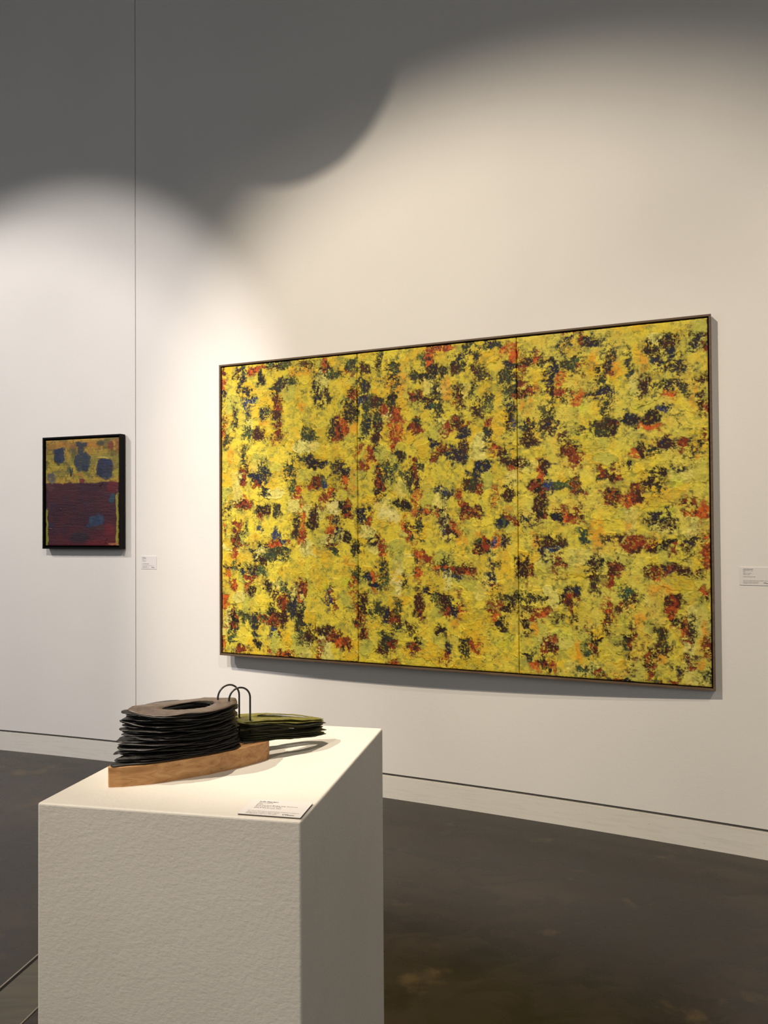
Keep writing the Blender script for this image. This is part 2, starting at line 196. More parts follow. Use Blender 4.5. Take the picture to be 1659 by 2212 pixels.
PATCHES = '''11.8 6.8 4.0 5.0 20 mk;15.1 9.9 3.3 11.2 10 nd;17.8 16.2 7.2 2.8 30 nk;23.0 4.7 7.2 2.8 -10 or;26.9 8.0 3.2 6.1 -20 dk;2.4 2.9 2.0 3.4 0 mr;37.8 3.4 9.5 3.3 0 mg;56.2 4.5 4.6 2.4 0 mm;66.2 7.5 5.4 8.5 -10 om;69.2 10.9 9.0 2.7 0 dg;82.2 6.7 5.2 5.8 0 gd;80.5 9.7 4.1 3.7 0 rm;89.4 10.5 5.2 5.7 0 mk;41.0 13.5 7.6 7.1 0 nd;37.8 16.0 5.7 6.0 0 dm;45.4 12.2 5.0 3.3 20 dd;62.6 20.5 4.2 11.7 0 nk;67.4 21.9 4.8 6.9 0 md;20.4 21.7 3.9 1.7 0 bb;17.8 24.6 2.0 3.3 10 bb;37.8 25.3 3.8 7.7 0 rm;36.5 30.7 4.4 6.6 0 mk;29.5 28.6 6.4 5.0 0 gn;37.8 39.5 4.4 8.2 0 rm;26.6 40.6 6.5 6.1 10 mm;9.8 29.1 3.3 10.1 0 dm;19.1 28.5 2.6 7.8 0 bd;81.0 30.7 7.6 11.5 0 dk;83.3 23.0 4.6 6.3 0 mr;89.1 18.2 4.6 6.2 0 nd;89.7 25.6 5.2 4.2 20 bn;78.1 37.4 4.1 8.9 10 or;73.9 40.9 5.3 10.5 0 rk;71.0 40.7 3.6 7.9 0 dn;53.7 43.3 2.5 2.7 0 dn;57.7 42.1 8.5 6.4 0 dg;2.5 34.9 2.7 7.3 0 or;2.4 11.1 1.7 5.1 0 oo;1.9 16.2 1.7 5.1 0 nn;5.2 42.3 3.4 5.6 0 dm;18.5 39.6 3.9 5.6 0 gd;15.5 52.8 3.3 8.9 0 md;15.5 62.3 3.3 8.9 0 rm;28.9 59.9 5.8 9.9 0 dn;26.9 65.4 7.1 3.9 10 nn;24.4 67.0 3.9 2.8 0 rr;21.7 63.0 3.9 3.3 40 nn;60.1 57.2 12.1 5.3 15 nk;52.2 55.3 7.4 2.7 10 gd;45.4 61.6 5.6 9.7 5 gd;46.0 68.6 3.1 6.5 0 gg;74.5 61.4 5.3 10.5 0 kn;78.6 63.1 3.5 5.8 0 kn;78.6 66.8 2.9 6.8 0 or;60.7 68.4 9.1 7.5 0 rm;66.1 67.5 3.6 4.8 20 gb;50.0 72.5 4.9 6.5 0 ro;69.7 73.4 7.7 4.2 -35 ro;72.1 75.0 3.0 3.2 0 nn;29.5 72.6 5.1 3.8 30 kd;89.6 59.8 4.0 3.1 0 rr;93.0 52.7 3.4 6.7 -20 rr;86.7 51.4 1.7 3.6 0 oo;97.5 67.3 2.3 9.2 0 rk;96.5 43.6 2.8 8.2 0 mk;90.8 39.1 4.6 7.8 0 dn;88.5 43.2 3.4 4.2 0 kk;91.4 30.4 3.4 9.3 10 gd;96.5 27.6 3.4 4.6 0 mm;52.8 8.0 18.5 6.5 0 O;52.8 27.9 6.2 6.5 0 O;83.3 38.7 5.2 10.5 0 O;83.8 67.4 3.5 18.2 0 O;28.9 34.1 9.0 5.0 0 O;7.9 51.4 8.0 11.2 0 O;93.0 54.8 6.8 12.9 0 O;13.9 79.0 9.9 3.9 -10 mr;17.8 76.8 2.6 1.7 20 oo;5.9 81.1 2.7 5.0 0 dd;27.9 82.2 7.1 4.9 0 mk;26.9 84.1 2.6 2.7 0 rr;37.2 82.6 4.4 4.9 0 dd;52.8 89.2 3.1 12.3 0 oO;52.8 96.2 3.7 8.0 0 ro;49.7 90.8 4.9 11.8 0 md;59.5 86.0 4.2 9.6 0 km;57.7 90.3 3.0 4.3 0 kk;66.7 75.5 3.6 7.9 20 rr;71.5 74.0 3.0 4.7 20 nn;79.7 82.6 6.4 7.8 0 kr;80.0 83.1 2.3 4.2 0 oo;75.6 79.9 2.9 3.1 0 kk;73.0 88.3 5.3 4.7 20 nn;70.3 86.7 1.8 2.6 0 rr;70.9 93.0 4.2 5.8 0 oo;73.2 93.5 2.4 5.3 0 nn;69.1 99.3 4.2 6.3 -20 mr;70.9 103.5 4.2 3.2 0 gd;89.0 85.2 4.6 6.7 0 nn;92.4 87.3 3.4 4.1 0 or;10.6 97.9 8.0 8.4 -30 rm;9.9 102.9 2.7 7.2 0 oo;15.2 100.7 5.9 3.3 20 rr;13.2 95.7 4.0 3.3 0 kk;11.2 89.0 4.6 3.3 0 rr;26.0 93.5 1.6 1.6 0 bb;36.5 94.6 3.8 4.4 0 bb;17.5 91.2 1.3 2.8 0 gg;35.3 100.6 12.7 4.9 0 ro;39.1 100.0 5.7 3.8 20 bb;28.9 101.1 3.9 4.9 0 kd;36.5 105.4 14.6 7.1 -10 gd;22.7 107.8 2.6 7.2 0 nn;27.6 109.9 5.8 3.3 -15 mk;19.2 115.0 9.8 6.1 0 kn;19.8 118.3 6.5 5.5 0 rr;25.7 114.9 5.8 4.4 0 gg;4.6 117.5 5.4 6.7 0 oo;8.6 121.9 2.7 5.0 -20 or;4.6 113.0 4.0 2.8 0 mm;9.3 113.0 2.7 3.3 0 gg;18.8 123.3 3.3 8.8 0 ro;20.5 126.5 5.2 5.5 0 mk;32.7 124.5 9.6 3.8 30 mk;36.5 126.6 4.4 3.3 10 mm;40.9 130.8 3.8 10.3 10 rm;41.6 124.8 4.4 6.5 -20 gd;46.6 133.8 5.6 10.7 0 dn;52.1 124.0 7.4 7.5 0 rm;51.5 129.9 2.5 4.8 0 oo;70.2 127.7 4.7 8.9 0 br;69.0 130.9 3.6 3.2 0 bb;71.4 128.2 2.4 6.8 0 rr;67.9 121.4 8.3 3.7 0 G;35.3 141.3 7.0 8.7 20 mr;35.3 140.2 5.7 1.4 -20 oo;40.9 140.5 4.4 11.9 15 mk;33.4 135.9 5.7 6.5 0 dk;35.3 146.7 3.2 6.5 20 bn;51.5 137.9 3.1 17.6 0 kd;8.3 143.6 4.0 10.0 0 kr;8.6 143.0 1.3 4.4 0 oo;23.1 143.5 5.8 9.9 0 nd;18.5 140.4 7.8 2.8 10 gd;27.6 141.6 5.8 6.0 0 dr;24.4 154.9 4.5 4.4 20 kk;15.3 158.2 5.9 2.8 -15 mr;8.0 150.3 3.3 6.7 0 gg;57.6 149.3 4.2 8.0 0 mk;66.6 146.2 7.8 4.2 0 mk;71.4 148.1 7.1 6.3 0 rm;63.6 155.3 3.0 7.9 0 or;74.3 151.0 4.1 4.7 0 oo;79.0 151.8 5.2 6.2 0 rk;88.3 131.2 4.6 8.8 0 km;86.0 137.0 2.9 7.7 0 rk;88.2 147.2 5.1 5.1 0 rk;83.7 119.5 2.3 7.3 0 or;84.3 115.8 3.5 4.7 0 gd;91.2 118.3 4.6 3.1 0 nn;95.1 119.2 2.3 5.1 0 oo;2.2 85.0 1.4 3.4 0 rr;2.9 92.3 1.7 4.5 0 oo;2.3 132.7 2.7 6.2 0 oo;2.3 152.2 2.0 7.3 0 or;36.5 159.9 6.9 1.9 5 oo;45.3 160.2 9.3 1.6 5 om;79.1 96.6 4.1 3.7 0 kk;84.3 102.3 3.5 5.2 0 dk;95.8 98.1 3.4 4.1 0 kr;72.1 81.4 7.7 10.5 -40 L;83.7 132.4 4.0 12.9 0 O;80.8 109.1 7.0 6.8 0 O;79.6 121.1 11.6 10.4 0 G;98.9 6.8 3.0 4.9 0 dk;106.0 9.6 6.5 5.9 0 dg;105.1 17.1 6.5 3.8 0 kd;127.8 3.5 5.6 3.7 0 or;134.0 3.1 5.5 3.2 -10 or;130.7 2.2 6.7 2.1 -5 rr;126.1 8.7 4.5 6.4 -30 om;127.8 12.0 6.2 5.8 0 mk;123.3 7.9 1.7 3.2 0 gg;126.1 16.1 11.3 3.2 -10 dk;117.6 15.4 2.9 3.2 0 dd;142.7 9.1 6.0 2.6 -20 nn;150.8 9.3 2.1 6.7 0 dn;158.3 3.8 6.8 3.1 15 dn;146.6 3.7 3.2 2.1 0 dd;139.5 13.5 3.3 4.2 0 mk;142.7 12.2 4.9 6.2 20 dd;152.4 17.7 4.8 8.8 -40 md;149.2 15.4 3.2 2.6 0 mm;140.5 25.6 4.9 6.8 10 mk;139.9 27.1 2.7 4.7 0 rr;142.1 30.9 2.7 5.7 -20 mm;105.4 26.3 5.3 8.1 0 dk;101.2 30.4 3.5 4.9 0 rr;97.1 27.9 6.0 3.8 0 md;108.3 34.6 3.5 8.6 0 or;105.4 32.3 4.7 4.3 0 rm;118.1 26.1 5.7 4.3 30 rm;124.9 28.2 8.5 3.7 -5 km;130.0 27.5 2.2 10.5 0 dk;126.1 30.4 6.8 2.1 -10 gn;150.2 34.6 3.2 5.7 -10 mk;156.1 29.8 2.1 4.1 20 dd;148.6 24.1 2.1 5.2 0 kd;109.4 42.7 6.4 10.7 0 O;109.4 42.2 3.5 7.5 0 oO;106.2 47.4 1.8 5.9 0 or;105.3 43.6 4.7 6.5 0 ro;118.6 41.6 6.3 8.0 -20 rm;118.6 39.0 5.1 2.7 0 dk;141.0 41.3 8.2 4.7 20 rm;143.7 45.6 4.9 4.7 0 nn;134.9 42.5 2.8 5.2 30 rr;156.0 46.7 3.7 8.7 0 dn;154.4 47.1 2.6 7.2 0 dd;157.0 41.6 3.7 3.1 0 or;159.1 53.5 3.1 4.6 0 or;162.2 55.7 3.6 3.0 20 mm;164.3 54.7 4.7 3.0 -15 kk;165.9 39.6 4.1 12.7 0 dk;168.5 42.8 3.1 4.5 20 nb;166.0 32.5 3.1 3.5 0 nn;175.6 47.2 4.1 10.0 0 km;176.1 51.7 6.6 4.0 0 mk;175.1 44.2 4.6 3.0 0 dn;131.5 52.8 6.1 4.7 0 rk;139.2 56.3 7.1 5.7 0 nn;143.1 53.8 3.3 7.8 0 nm;127.7 50.5 4.5 4.2 0 nn;127.6 56.3 4.5 4.2 0 dr;173.2 27.4 8.2 3.0 0 kr;166.0 26.9 4.1 3.0 0 gd;171.2 20.7 2.0 5.0 0 rr;169.1 20.6 2.1 4.6 0 nn;168.7 10.9 2.1 6.6 0 oo;164.6 7.0 5.7 6.1 0 O;164.6 7.0 3.1 3.6 0 oO;165.0 19.7 5.7 5.6 0 dd;167.6 14.9 4.1 3.0 0 nd;175.3 13.0 7.1 3.0 -35 mk;179.9 12.4 3.0 4.5 20 or;183.4 14.2 3.0 5.5 0 nm;173.3 16.4 2.0 6.6 0 rr;179.3 25.9 3.0 10.0 0 O;173.7 34.0 7.6 7.5 0 O;97.0 43.7 3.0 10.3 0 mn;97.1 35.0 3.6 7.1 0 dd;102.3 66.1 8.2 5.9 0 nd;98.8 69.3 4.2 7.0 0 rk;103.5 61.3 5.9 4.3 0 gd;117.4 63.9 4.0 10.6 -5 rk;118.5 69.8 3.4 4.8 0 mm;119.7 61.3 2.3 4.2 0 dd;115.7 69.2 4.0 9.6 -30 dd;153.8 61.5 6.4 5.1 0 nn;154.3 61.5 2.6 3.1 0 oo;150.0 64.9 3.2 7.2 20 nn;148.4 68.0 5.4 4.6 20 nd;146.2 71.5 8.1 4.6 0 md;151.0 73.2 2.7 4.6 -20 rr;168.4 61.5 8.2 3.0 0 km;167.3 62.9 3.1 2.0 0 rr;166.2 75.0 6.2 6.6 0 mk;182.5 63.5 3.0 5.5 0 nn;181.0 66.9 2.0 6.5 0 mr;180.5 72.3 7.0 4.5 0 rk;183.0 72.4 2.0 2.5 0 bb;134.2 75.4 6.1 4.7 0 db;130.3 72.7 2.8 2.6 0 nn;141.3 75.5 2.7 4.1 0 or;109.4 56.2 4.6 4.3 20 dk;103.5 59.2 2.9 3.8 0 dd;183.2 42.1 2.5 6.5 0 dd;108.3 16.3 14.6 18.9 0 O;135.0 23.6 6.6 15.7 0 O;99.5 3.6 17.8 3.3 -6 G;103.6 35.4 8.8 6.5 0 L;180.9 82.2 4.5 9.9 0 mk;125.8 84.1 10.1 3.2 0 or;130.3 83.7 4.4 2.6 0 mk;143.5 83.3 4.9 6.2 0 rm;149.4 84.4 5.3 4.1 20 mr;112.2 80.3 5.8 3.2 20 kk;108.1 79.7 4.1 2.7 0 kd;98.1 74.1 2.4 2.7 0 kk;173.8 88.6 8.1 2.5 0 nd;165.6 87.6 5.7 2.5 10 rr;162.5 89.6 4.7 5.6 0 gn;169.7 89.1 3.1 2.5 0 rr;114.4 93.6 3.4 6.9 -15 or;113.9 91.5 2.9 2.7 0 mm;119.0 91.5 3.4 6.4 20 dd;115.9 96.3 3.4 3.2 0 dk;120.7 88.8 1.7 8.5 0 dn;133.0 90.0 2.8 6.8 0 nm;135.8 94.1 6.0 4.2 20 mk;137.4 91.5 3.3 6.2 -20 or;133.0 93.6 2.2 2.1 0 bb;141.8 94.7 7.6 15.5 0 O;149.9 95.7 12.3 3.1 15 O;153.0 101.3 9.0 6.6 -15 kr;159.3 99.2 7.8 5.6 -20 ob;163.0 98.2 3.1 5.6 0 nn;151.4 99.8 3.2 4.1 0 gg;98.7 101.7 4.1 7.0 -10 ro;95.7 98.5 5.4 3.3 0 kk;99.5 113.0 3.0 10.8 0 dn;101.0 119.4 3.5 4.8 0 gg;118.4 106.3 3.4 6.9 0 or;118.9 112.1 2.6 6.9 0 oo;117.8 108.4 2.3 6.4 0 kk;123.5 106.8 4.5 3.2 30 rr;133.5 109.3 6.6 4.7 0 dn;134.1 111.3 5.0 1.6 0 or;140.6 112.8 12.0 4.1 0 rm;143.9 113.2 3.2 3.6 0 oo;133.5 112.9 5.0 2.6 20 nn;139.0 114.9 6.5 3.1 0 bd;156.9 113.0 2.6 8.1 0 nn;157.1 120.1 3.7 3.0 0 nr;159.3 109.4 2.6 2.0 0 dd;173.2 111.1 7.6 8.5 0 mk;175.7 111.6 3.0 6.5 0 rm;173.7 106.6 4.1 4.0 0 kk;170.1 110.7 3.1 5.5 0 mm;94.4 118.0 3.0 4.3 40 oo;95.0 120.1 4.2 3.2 20 nn;111.5 118.6 2.3 3.2 0 dd;125.1 123.0 4.5 3.7 0 nk;132.9 129.0 7.7 8.3 -20 km;136.7 131.0 4.4 6.7 -20 nn;130.1 126.5 5.0 3.7 0 gd;133.4 132.1 4.4 3.1 0 rr;140.5 129.8 2.7 6.2 0 or;119.4 129.5 4.0 10.5 0 mm;120.0 134.3 3.4 6.8 0 rm;105.6 137.5 6.4 6.4 20 rm;101.5 136.1 4.1 6.4 0 nn;96.8 134.1 7.7 6.5 20 gd;107.9 132.1 2.9 6.9 0 dk;157.1 131.7 3.7 7.6 -10 rr;158.1 134.7 3.7 5.1 0 oo;158.7 128.1 4.7 2.0 20 rr;161.2 138.1 3.1 3.5 0 kk;165.9 129.9 4.6 2.5 20 kk;174.6 125.1 12.6 2.0 0 kd;178.6 131.9 8.5 3.0 -10 rr;174.0 135.5 2.5 9.0 0 mk;113.7 141.9 5.7 3.2 10 km;107.3 142.2 5.2 3.7 20 kd;102.6 149.4 5.9 8.0 0 dn;103.8 151.0 4.7 5.3 20 rm;99.7 153.9 5.3 2.7 0 mm;116.5 151.3 6.3 4.8 -20 rd;118.8 148.0 3.4 3.2 0 kk;144.2 149.7 5.9 7.7 0 kd;147.4 149.5 4.8 4.1 0 ro;132.8 154.0 3.3 5.7 20 ro;133.9 151.3 2.8 4.7 10 nn;105.8 160.4 3.5 2.7 0 or;177.9 156.1 3.0 4.9 -30 oo;180.9 155.9 4.0 5.4 0 mk;181.5 148.0 3.5 7.4 0 rk;175.4 152.3 4.0 4.0 20 dn;162.7 147.1 14.5 11.1 0 G;107.4 116.1 7.6 21.4 0 L;104.0 85.0 15.3 8.6 20 L;131.2 142.1 3.3 3.1 0 kk;138.9 137.1 7.1 10.3 0 O;178.8 97.1 5.0 9.9 0 O;178.0 138.3 5.5 9.9 0 O;119.1 76.6 3.4 8.0 0 oO;158.9 77.4 3.1 6.6 0 oO;165.2 83.5 6.2 5.6 0 O;203.3 6.4 6.9 3.8 0 nk;200.7 6.2 2.7 3.2 0 rr;194.2 6.6 3.2 7.1 45 nn;196.4 1.4 4.3 1.6 0 mr;237.8 10.8 7.3 8.3 -35 mk;231.9 12.9 5.4 6.8 -40 mk;239.7 14.6 4.4 4.1 0 nn;236.8 11.8 1.2 3.1 -30 rr;249.4 11.4 5.2 3.1 -20 nn;253.1 11.8 2.4 4.1 0 rm;249.9 8.7 3.3 1.5 20 nk;212.1 18.0 4.1 10.1 10 nm;212.1 21.7 3.1 2.1 0 ro;207.4 20.8 2.1 4.3 0 kk;208.9 24.7 4.7 3.2 0 kd;210.0 26.3 4.2 2.1 0 dd;200.6 17.0 3.2 5.9 0 rm;197.4 15.6 4.3 7.1 30 gd;194.2 16.4 3.8 3.3 0 dd;187.1 18.0 4.4 4.4 -40 nn;186.0 23.4 3.3 7.7 0 nk;186.5 27.8 4.9 4.9 30 mk;190.8 29.8 6.0 3.3 20 rr;193.5 31.6 5.9 2.7 0 dm;183.3 14.9 7.2 4.4 0 kk;221.8 18.8 2.5 7.4 0 dn;239.6 21.4 9.2 3.1 5 nk;232.8 18.2 2.5 3.6 0 nn;242.0 29.3 10.6 2.6 -8 nd;234.7 29.3 2.9 3.1 0 kd;227.8 29.3 4.0 6.8 0 mk;229.2 32.0 3.0 3.1 0 dd;209.9 30.6 7.8 4.3 -15 nn;206.3 31.4 4.7 3.2 0 nm;212.0 29.2 3.1 3.2 0 nn;185.9 38.8 3.3 9.9 10 dd;185.3 44.2 6.6 4.9 20 nm;210.9 37.6 3.1 8.0 0 dd;208.8 45.0 13.5 4.3 -15 dm;212.9 44.7 6.2 4.8 0 kr;207.7 48.1 10.4 3.2 15 dd;214.4 47.9 4.1 3.2 0 kk;222.1 44.1 6.6 4.7 20 nk;229.6 44.0 5.0 3.7 0 mk;229.1 46.6 5.0 1.6 10 oo;236.1 40.3 4.4 3.1 -10 nb;232.1 42.6 3.9 2.6 0 kk;195.5 57.2 7.0 7.0 30 rm;197.6 59.5 5.3 6.5 0 rr;198.2 55.2 3.7 3.8 0 kk;192.3 50.6 2.2 3.3 -20 mm;192.2 58.2 3.2 2.7 0 mm;236.9 55.3 8.8 4.1 -10 nm;232.0 58.2 4.9 2.6 -20 kd;226.5 56.9 3.5 5.8 0 mk;244.9 55.7 2.9 4.6 0 rr;248.2 36.4 4.3 14.3 0 O;251.5 36.7 2.8 6.6 0 mk;253.3 40.8 1.4 4.6 0 rr;251.6 28.5 2.4 3.6 20 mm;246.3 33.7 2.4 3.1 0 dd;182.9 63.3 5.0 6.0 0 nm;180.7 67.1 2.8 8.2 0 oo;184.0 72.7 4.9 4.4 20 bb;181.2 74.2 4.4 6.6 0 rk;209.6 67.4 5.7 4.8 0 rd;214.3 67.6 3.6 5.3 0 kr;197.5 73.5 4.3 6.5 -20 rd;190.5 72.3 6.0 2.7 0 gg;224.3 76.2 6.5 5.8 0 rm;214.2 77.6 6.7 3.7 10 rk;230.4 72.7 4.0 4.7 0 kk;227.4 72.1 2.5 4.7 0 mk;233.8 73.3 2.9 6.7 0 kd;233.4 67.6 3.4 3.1 0 kk;242.1 66.1 2.9 1.0 0 kk;223.0 59.9 2.5 2.1 0 oo;220.4 64.6 2.5 2.6 0 kk;251.8 56.0 2.4 3.0 0 kk;253.2 51.5 2.3 3.0 0 rr;250.3 60.0 3.3 6.1 0 O;247.9 58.9 1.4 6.1 0 dd;227.3 19.3 6.5 13.1 0 O;216.2 18.3 4.6 15.9 0 O;205.9 14.7 4.7 11.8 0 O;238.1 32.6 4.4 3.1 20 oO;191.4 22.2 2.7 4.4 0 oO;198.9 32.0 4.8 3.2 -30 oO;200.4 37.5 13.3 7.0 0 G;198.7 50.4 13.3 6.5 0 G;222.2 37.3 15.1 6.3 0 G;240.6 70.9 9.7 9.2 0 G;213.1 79.7 4.6 5.8 0 rm;224.8 79.4 6.5 5.8 0 rm;225.8 77.8 3.0 4.7 0 rr;220.8 80.4 4.0 4.7 20 or;181.2 83.0 3.3 8.8 0 rm;188.8 87.5 4.3 3.8 10 nk;195.2 87.5 8.6 2.7 5 ro;199.0 85.9 2.7 4.8 0 rm;189.9 84.2 3.2 3.3 0 rr;233.2 88.8 5.4 2.6 0 nk;237.0 92.0 5.4 3.1 10 km;238.5 88.9 2.9 5.7 0 nm;200.5 96.4 3.2 2.7 20 tt;201.0 94.5 2.6 2.1 0 gd;243.4 82.0 6.2 2.6 0 rm;245.8 85.9 1.9 4.6 -20 oo;250.5 85.9 4.7 3.5 0 or;251.9 83.9 3.3 3.0 0 oo;185.4 98.9 8.7 3.3 0 mk;187.1 101.6 5.4 3.3 -15 nb;189.2 107.0 4.3 8.7 -10 rm;189.7 108.6 3.2 6.0 0 rr;182.1 103.3 2.8 4.4 0 nn;222.1 98.7 7.0 5.8 25 rr;223.6 101.3 3.0 3.1 0 mm;216.1 97.2 6.1 1.6 0 md;230.1 99.7 4.4 4.1 0 rr;235.5 100.2 6.3 2.1 -15 kk;239.9 101.7 2.4 3.1 0 rr;231.6 100.7 3.0 3.1 0 mm;204.6 111.6 4.2 10.7 0 mk;206.7 108.4 2.6 3.2 0 kk;204.1 111.1 3.1 3.2 0 rr;205.1 116.9 2.1 4.8 0 md;213.9 112.0 4.1 7.9 15 mr;212.3 116.7 2.1 3.2 10 rr;231.5 111.6 5.4 4.7 0 mr;236.9 111.0 6.3 3.1 0 nr;242.7 111.4 5.3 3.1 5 mm;250.7 111.2 3.3 3.0 0 mr;232.9 112.6 1.5 2.1 0 oo;219.4 122.9 4.6 4.7 0 gt;222.4 124.3 4.5 4.2 0 mk;219.9 127.0 5.1 3.1 -10 rm;195.0 125.8 3.7 7.0 -10 mr;194.4 124.7 1.3 2.2 0 oo;195.0 121.5 4.3 3.2 0 nn;190.7 124.9 2.2 2.7 0 kk;189.5 134.1 4.3 2.7 -20 mm;196.5 132.2 1.6 4.3 0 mm;181.4 132.3 5.0 3.3 0 ro;211.7 128.9 3.6 5.8 0 or;211.2 133.7 2.6 6.3 0 rm;209.6 138.5 2.6 3.2 30 mm;238.7 124.8 4.4 4.6 0 rm;241.6 124.2 2.9 2.6 -10 mm;238.2 129.4 2.4 6.7 0 or;239.6 133.4 4.3 3.1 20 mk;243.9 136.8 2.9 8.6 -10 rm;244.8 141.3 2.4 5.6 -20 rr;243.1 138.9 1.4 4.1 -10 oo;246.7 137.2 2.8 7.6 0 md;251.4 119.8 2.3 2.0 0 oo;251.3 122.1 1.9 3.0 0 mm;221.2 144.2 1.8 13.0 0 rm;218.2 144.9 4.1 5.8 20 kd;220.3 136.4 3.0 6.8 0 md;204.3 145.7 3.1 5.8 -20 rm;204.9 141.9 4.7 3.2 30 km;202.8 140.4 2.6 3.2 0 rr;202.2 148.5 4.2 4.8 0 gd;184.6 146.3 5.5 7.1 0 rm;185.7 144.6 3.3 4.3 0 ro;181.8 155.7 4.9 5.4 20 rk;185.6 155.4 1.6 2.7 0 oo;229.2 151.0 3.0 8.3 0 rm;229.6 154.0 2.5 3.1 0 rr;230.7 147.8 2.5 2.6 0 kk;234.6 141.9 3.9 9.8 -10 md;237.0 146.9 2.4 4.1 0 mm;245.6 149.4 3.8 3.5 0 rm;246.1 153.4 2.4 2.0 0 rr;242.2 155.2 2.9 3.1 0 nm;252.2 155.5 1.9 3.5 0 dd;202.1 156.4 6.3 3.2 0 gd;205.8 157.8 4.7 2.6 20 rd;217.1 160.4 5.6 1.6 5 bn;216.1 160.2 4.1 1.0 5 oo;232.5 160.0 1.5 2.6 0 rg;239.8 160.0 2.4 2.0 0 rr;253.7 99.1 1.9 4.5 0 oo;252.7 104.1 2.3 6.1 0 or;252.6 108.7 1.4 4.0 0 rr;253.7 143.9 1.4 4.5 0 rr;248.5 98.1 3.8 2.0 10 dn;245.6 101.7 1.9 4.1 0 mm;252.3 139.4 3.7 17.6 0 O;224.9 131.5 6.0 11.4 0 O;220.7 91.4 4.0 6.3 0 O;233.9 119.8 14.7 6.2 0 O;206.3 95.6 10.4 16.0 0 O;197.5 148.7 4.2 10.7 0 O;250.3 151.1 5.6 4.5 0 O;217.4 116.6 10.2 6.3 -35 G;236.6 85.3 9.7 7.2 0 G;242.5 128.2 5.3 6.1 0 G;190.0 141.6 10.8 6.5 0 G;233.6 149.1 5.9 8.2 0 O'''

# ------------------------------------------------------------------ helpers
def lin(r, g, b):
    c = s2l((r, g, b)); return (float(c[0]), float(c[1]), float(c[2]), 1.0)
def tag(o, label=None, cat=None, group=None, kind=None):
    if label: o['label'] = label
    if cat: o['category'] = cat
    if group: o['group'] = group
    if kind: o['kind'] = kind
    return o
def empty(name, loc=(0, 0, 0), rz=0.0):
    o = bpy.data.objects.new(name, None); COLL.objects.link(o)
    o.location = loc; o.rotation_euler = (0, 0, rz); o.empty_display_size = 0.05
    return o
def mesh_obj(name, verts, faces, mat=None, parent=None, smooth=False):
    me = bpy.data.meshes.new(name)
    me.from_pydata([tuple(v) for v in verts], [], faces)
    me.validate(); me.update()
    o = bpy.data.objects.new(name, me); COLL.objects.link(o)
    if mat: me.materials.append(mat)
    if smooth: me.shade_smooth()
    if parent: o.parent = parent
    return o
def bm_obj(name, bm, mat=None, parent=None, smooth=False):
    bmesh.ops.recalc_face_normals(bm, faces=bm.faces)
    me = bpy.data.meshes.new(name); bm.to_mesh(me); bm.free()
    o = bpy.data.objects.new(name, me); COLL.objects.link(o)
    if mat: me.materials.append(mat)
    if smooth: me.shade_smooth()
    if parent: o.parent = parent
    return o
def box_bm(x0, x1, y0, y1, z0, z1, bev=0.0, seg=2):
    bm = bmesh.new()
    bmesh.ops.create_cube(bm, size=1)
    for v in bm.verts:
        v.co = Vector((x0 + (v.co.x + .5) * (x1 - x0), y0 + (v.co.y + .5) * (y1 - y0), z0 + (v.co.z + .5) * (z1 - z0)))
    if bev:
        bmesh.ops.bevel(bm, geom=list(bm.edges), offset=bev, segments=seg, profile=.5, affect='EDGES')
    return bm
def prism(name, poly, z0, z1, mat, parent=None, bev=0.0):
    bm = bmesh.new()
    a = [bm.verts.new((p[0], p[1], z0)) for p in poly]
    b = [bm.verts.new((p[0], p[1], z1)) for p in poly]
    n = len(poly)
    bm.faces.new(list(reversed(a))); top = bm.faces.new(b)
    for i in range(n):
        bm.faces.new((a[i], a[(i + 1) % n], b[(i + 1) % n], b[i]))
    if bev:
        es = [e for e in bm.edges if abs(e.verts[0].co.z - z1) < 1e-6 or abs(e.verts[1].co.z - z1) < 1e-6]
        bmesh.ops.bevel(bm, geom=es, offset=bev, segments=3, profile=.5, affect='EDGES')
    return bm_obj(name, bm, mat, parent)
def tube(path, r, sides=10):
    bm = bmesh.new(); rings = []
    path = [Vector(p) for p in path]
    ref = None
    for i, p in enumerate(path):
        t = (path[min(i + 1, len(path) - 1)] - path[max(i - 1, 0)]).normalized()
        if ref is None:
            ref = t.orthogonal().normalized()
        ref = (ref - t * ref.dot(t)).normalized(); bi = t.cross(ref)
        rings.append([bm.verts.new(p + ref * (r * math.cos(k * 2 * math.pi / sides)) + bi * (r * math.sin(k * 2 * math.pi / sides))) for k in range(sides)])
    for a, b in zip(rings[:-1], rings[1:]):
        for k in range(sides):
            bm.faces.new((a[k], a[(k + 1) % sides], b[(k + 1) % sides], b[k]))
    bm.faces.new(list(reversed(rings[0]))); bm.faces.new(rings[-1])
    return bm
def lathe(profile, sides=32):
    bm = bmesh.new(); rings = []
    for r, z in profile:
        rings.append([bm.verts.new((max(r, 1e-4) * math.cos(k * 2 * math.pi / sides), max(r, 1e-4) * math.sin(k * 2 * math.pi / sides), z)) for k in range(sides)])
    for a, b in zip(rings[:-1], rings[1:]):
        for k in range(sides):
            bm.faces.new((a[k], a[(k + 1) % sides], b[(k + 1) % sides], b[k]))
    bm.faces.new(list(reversed(rings[0]))); bm.faces.new(rings[-1])
    return bm

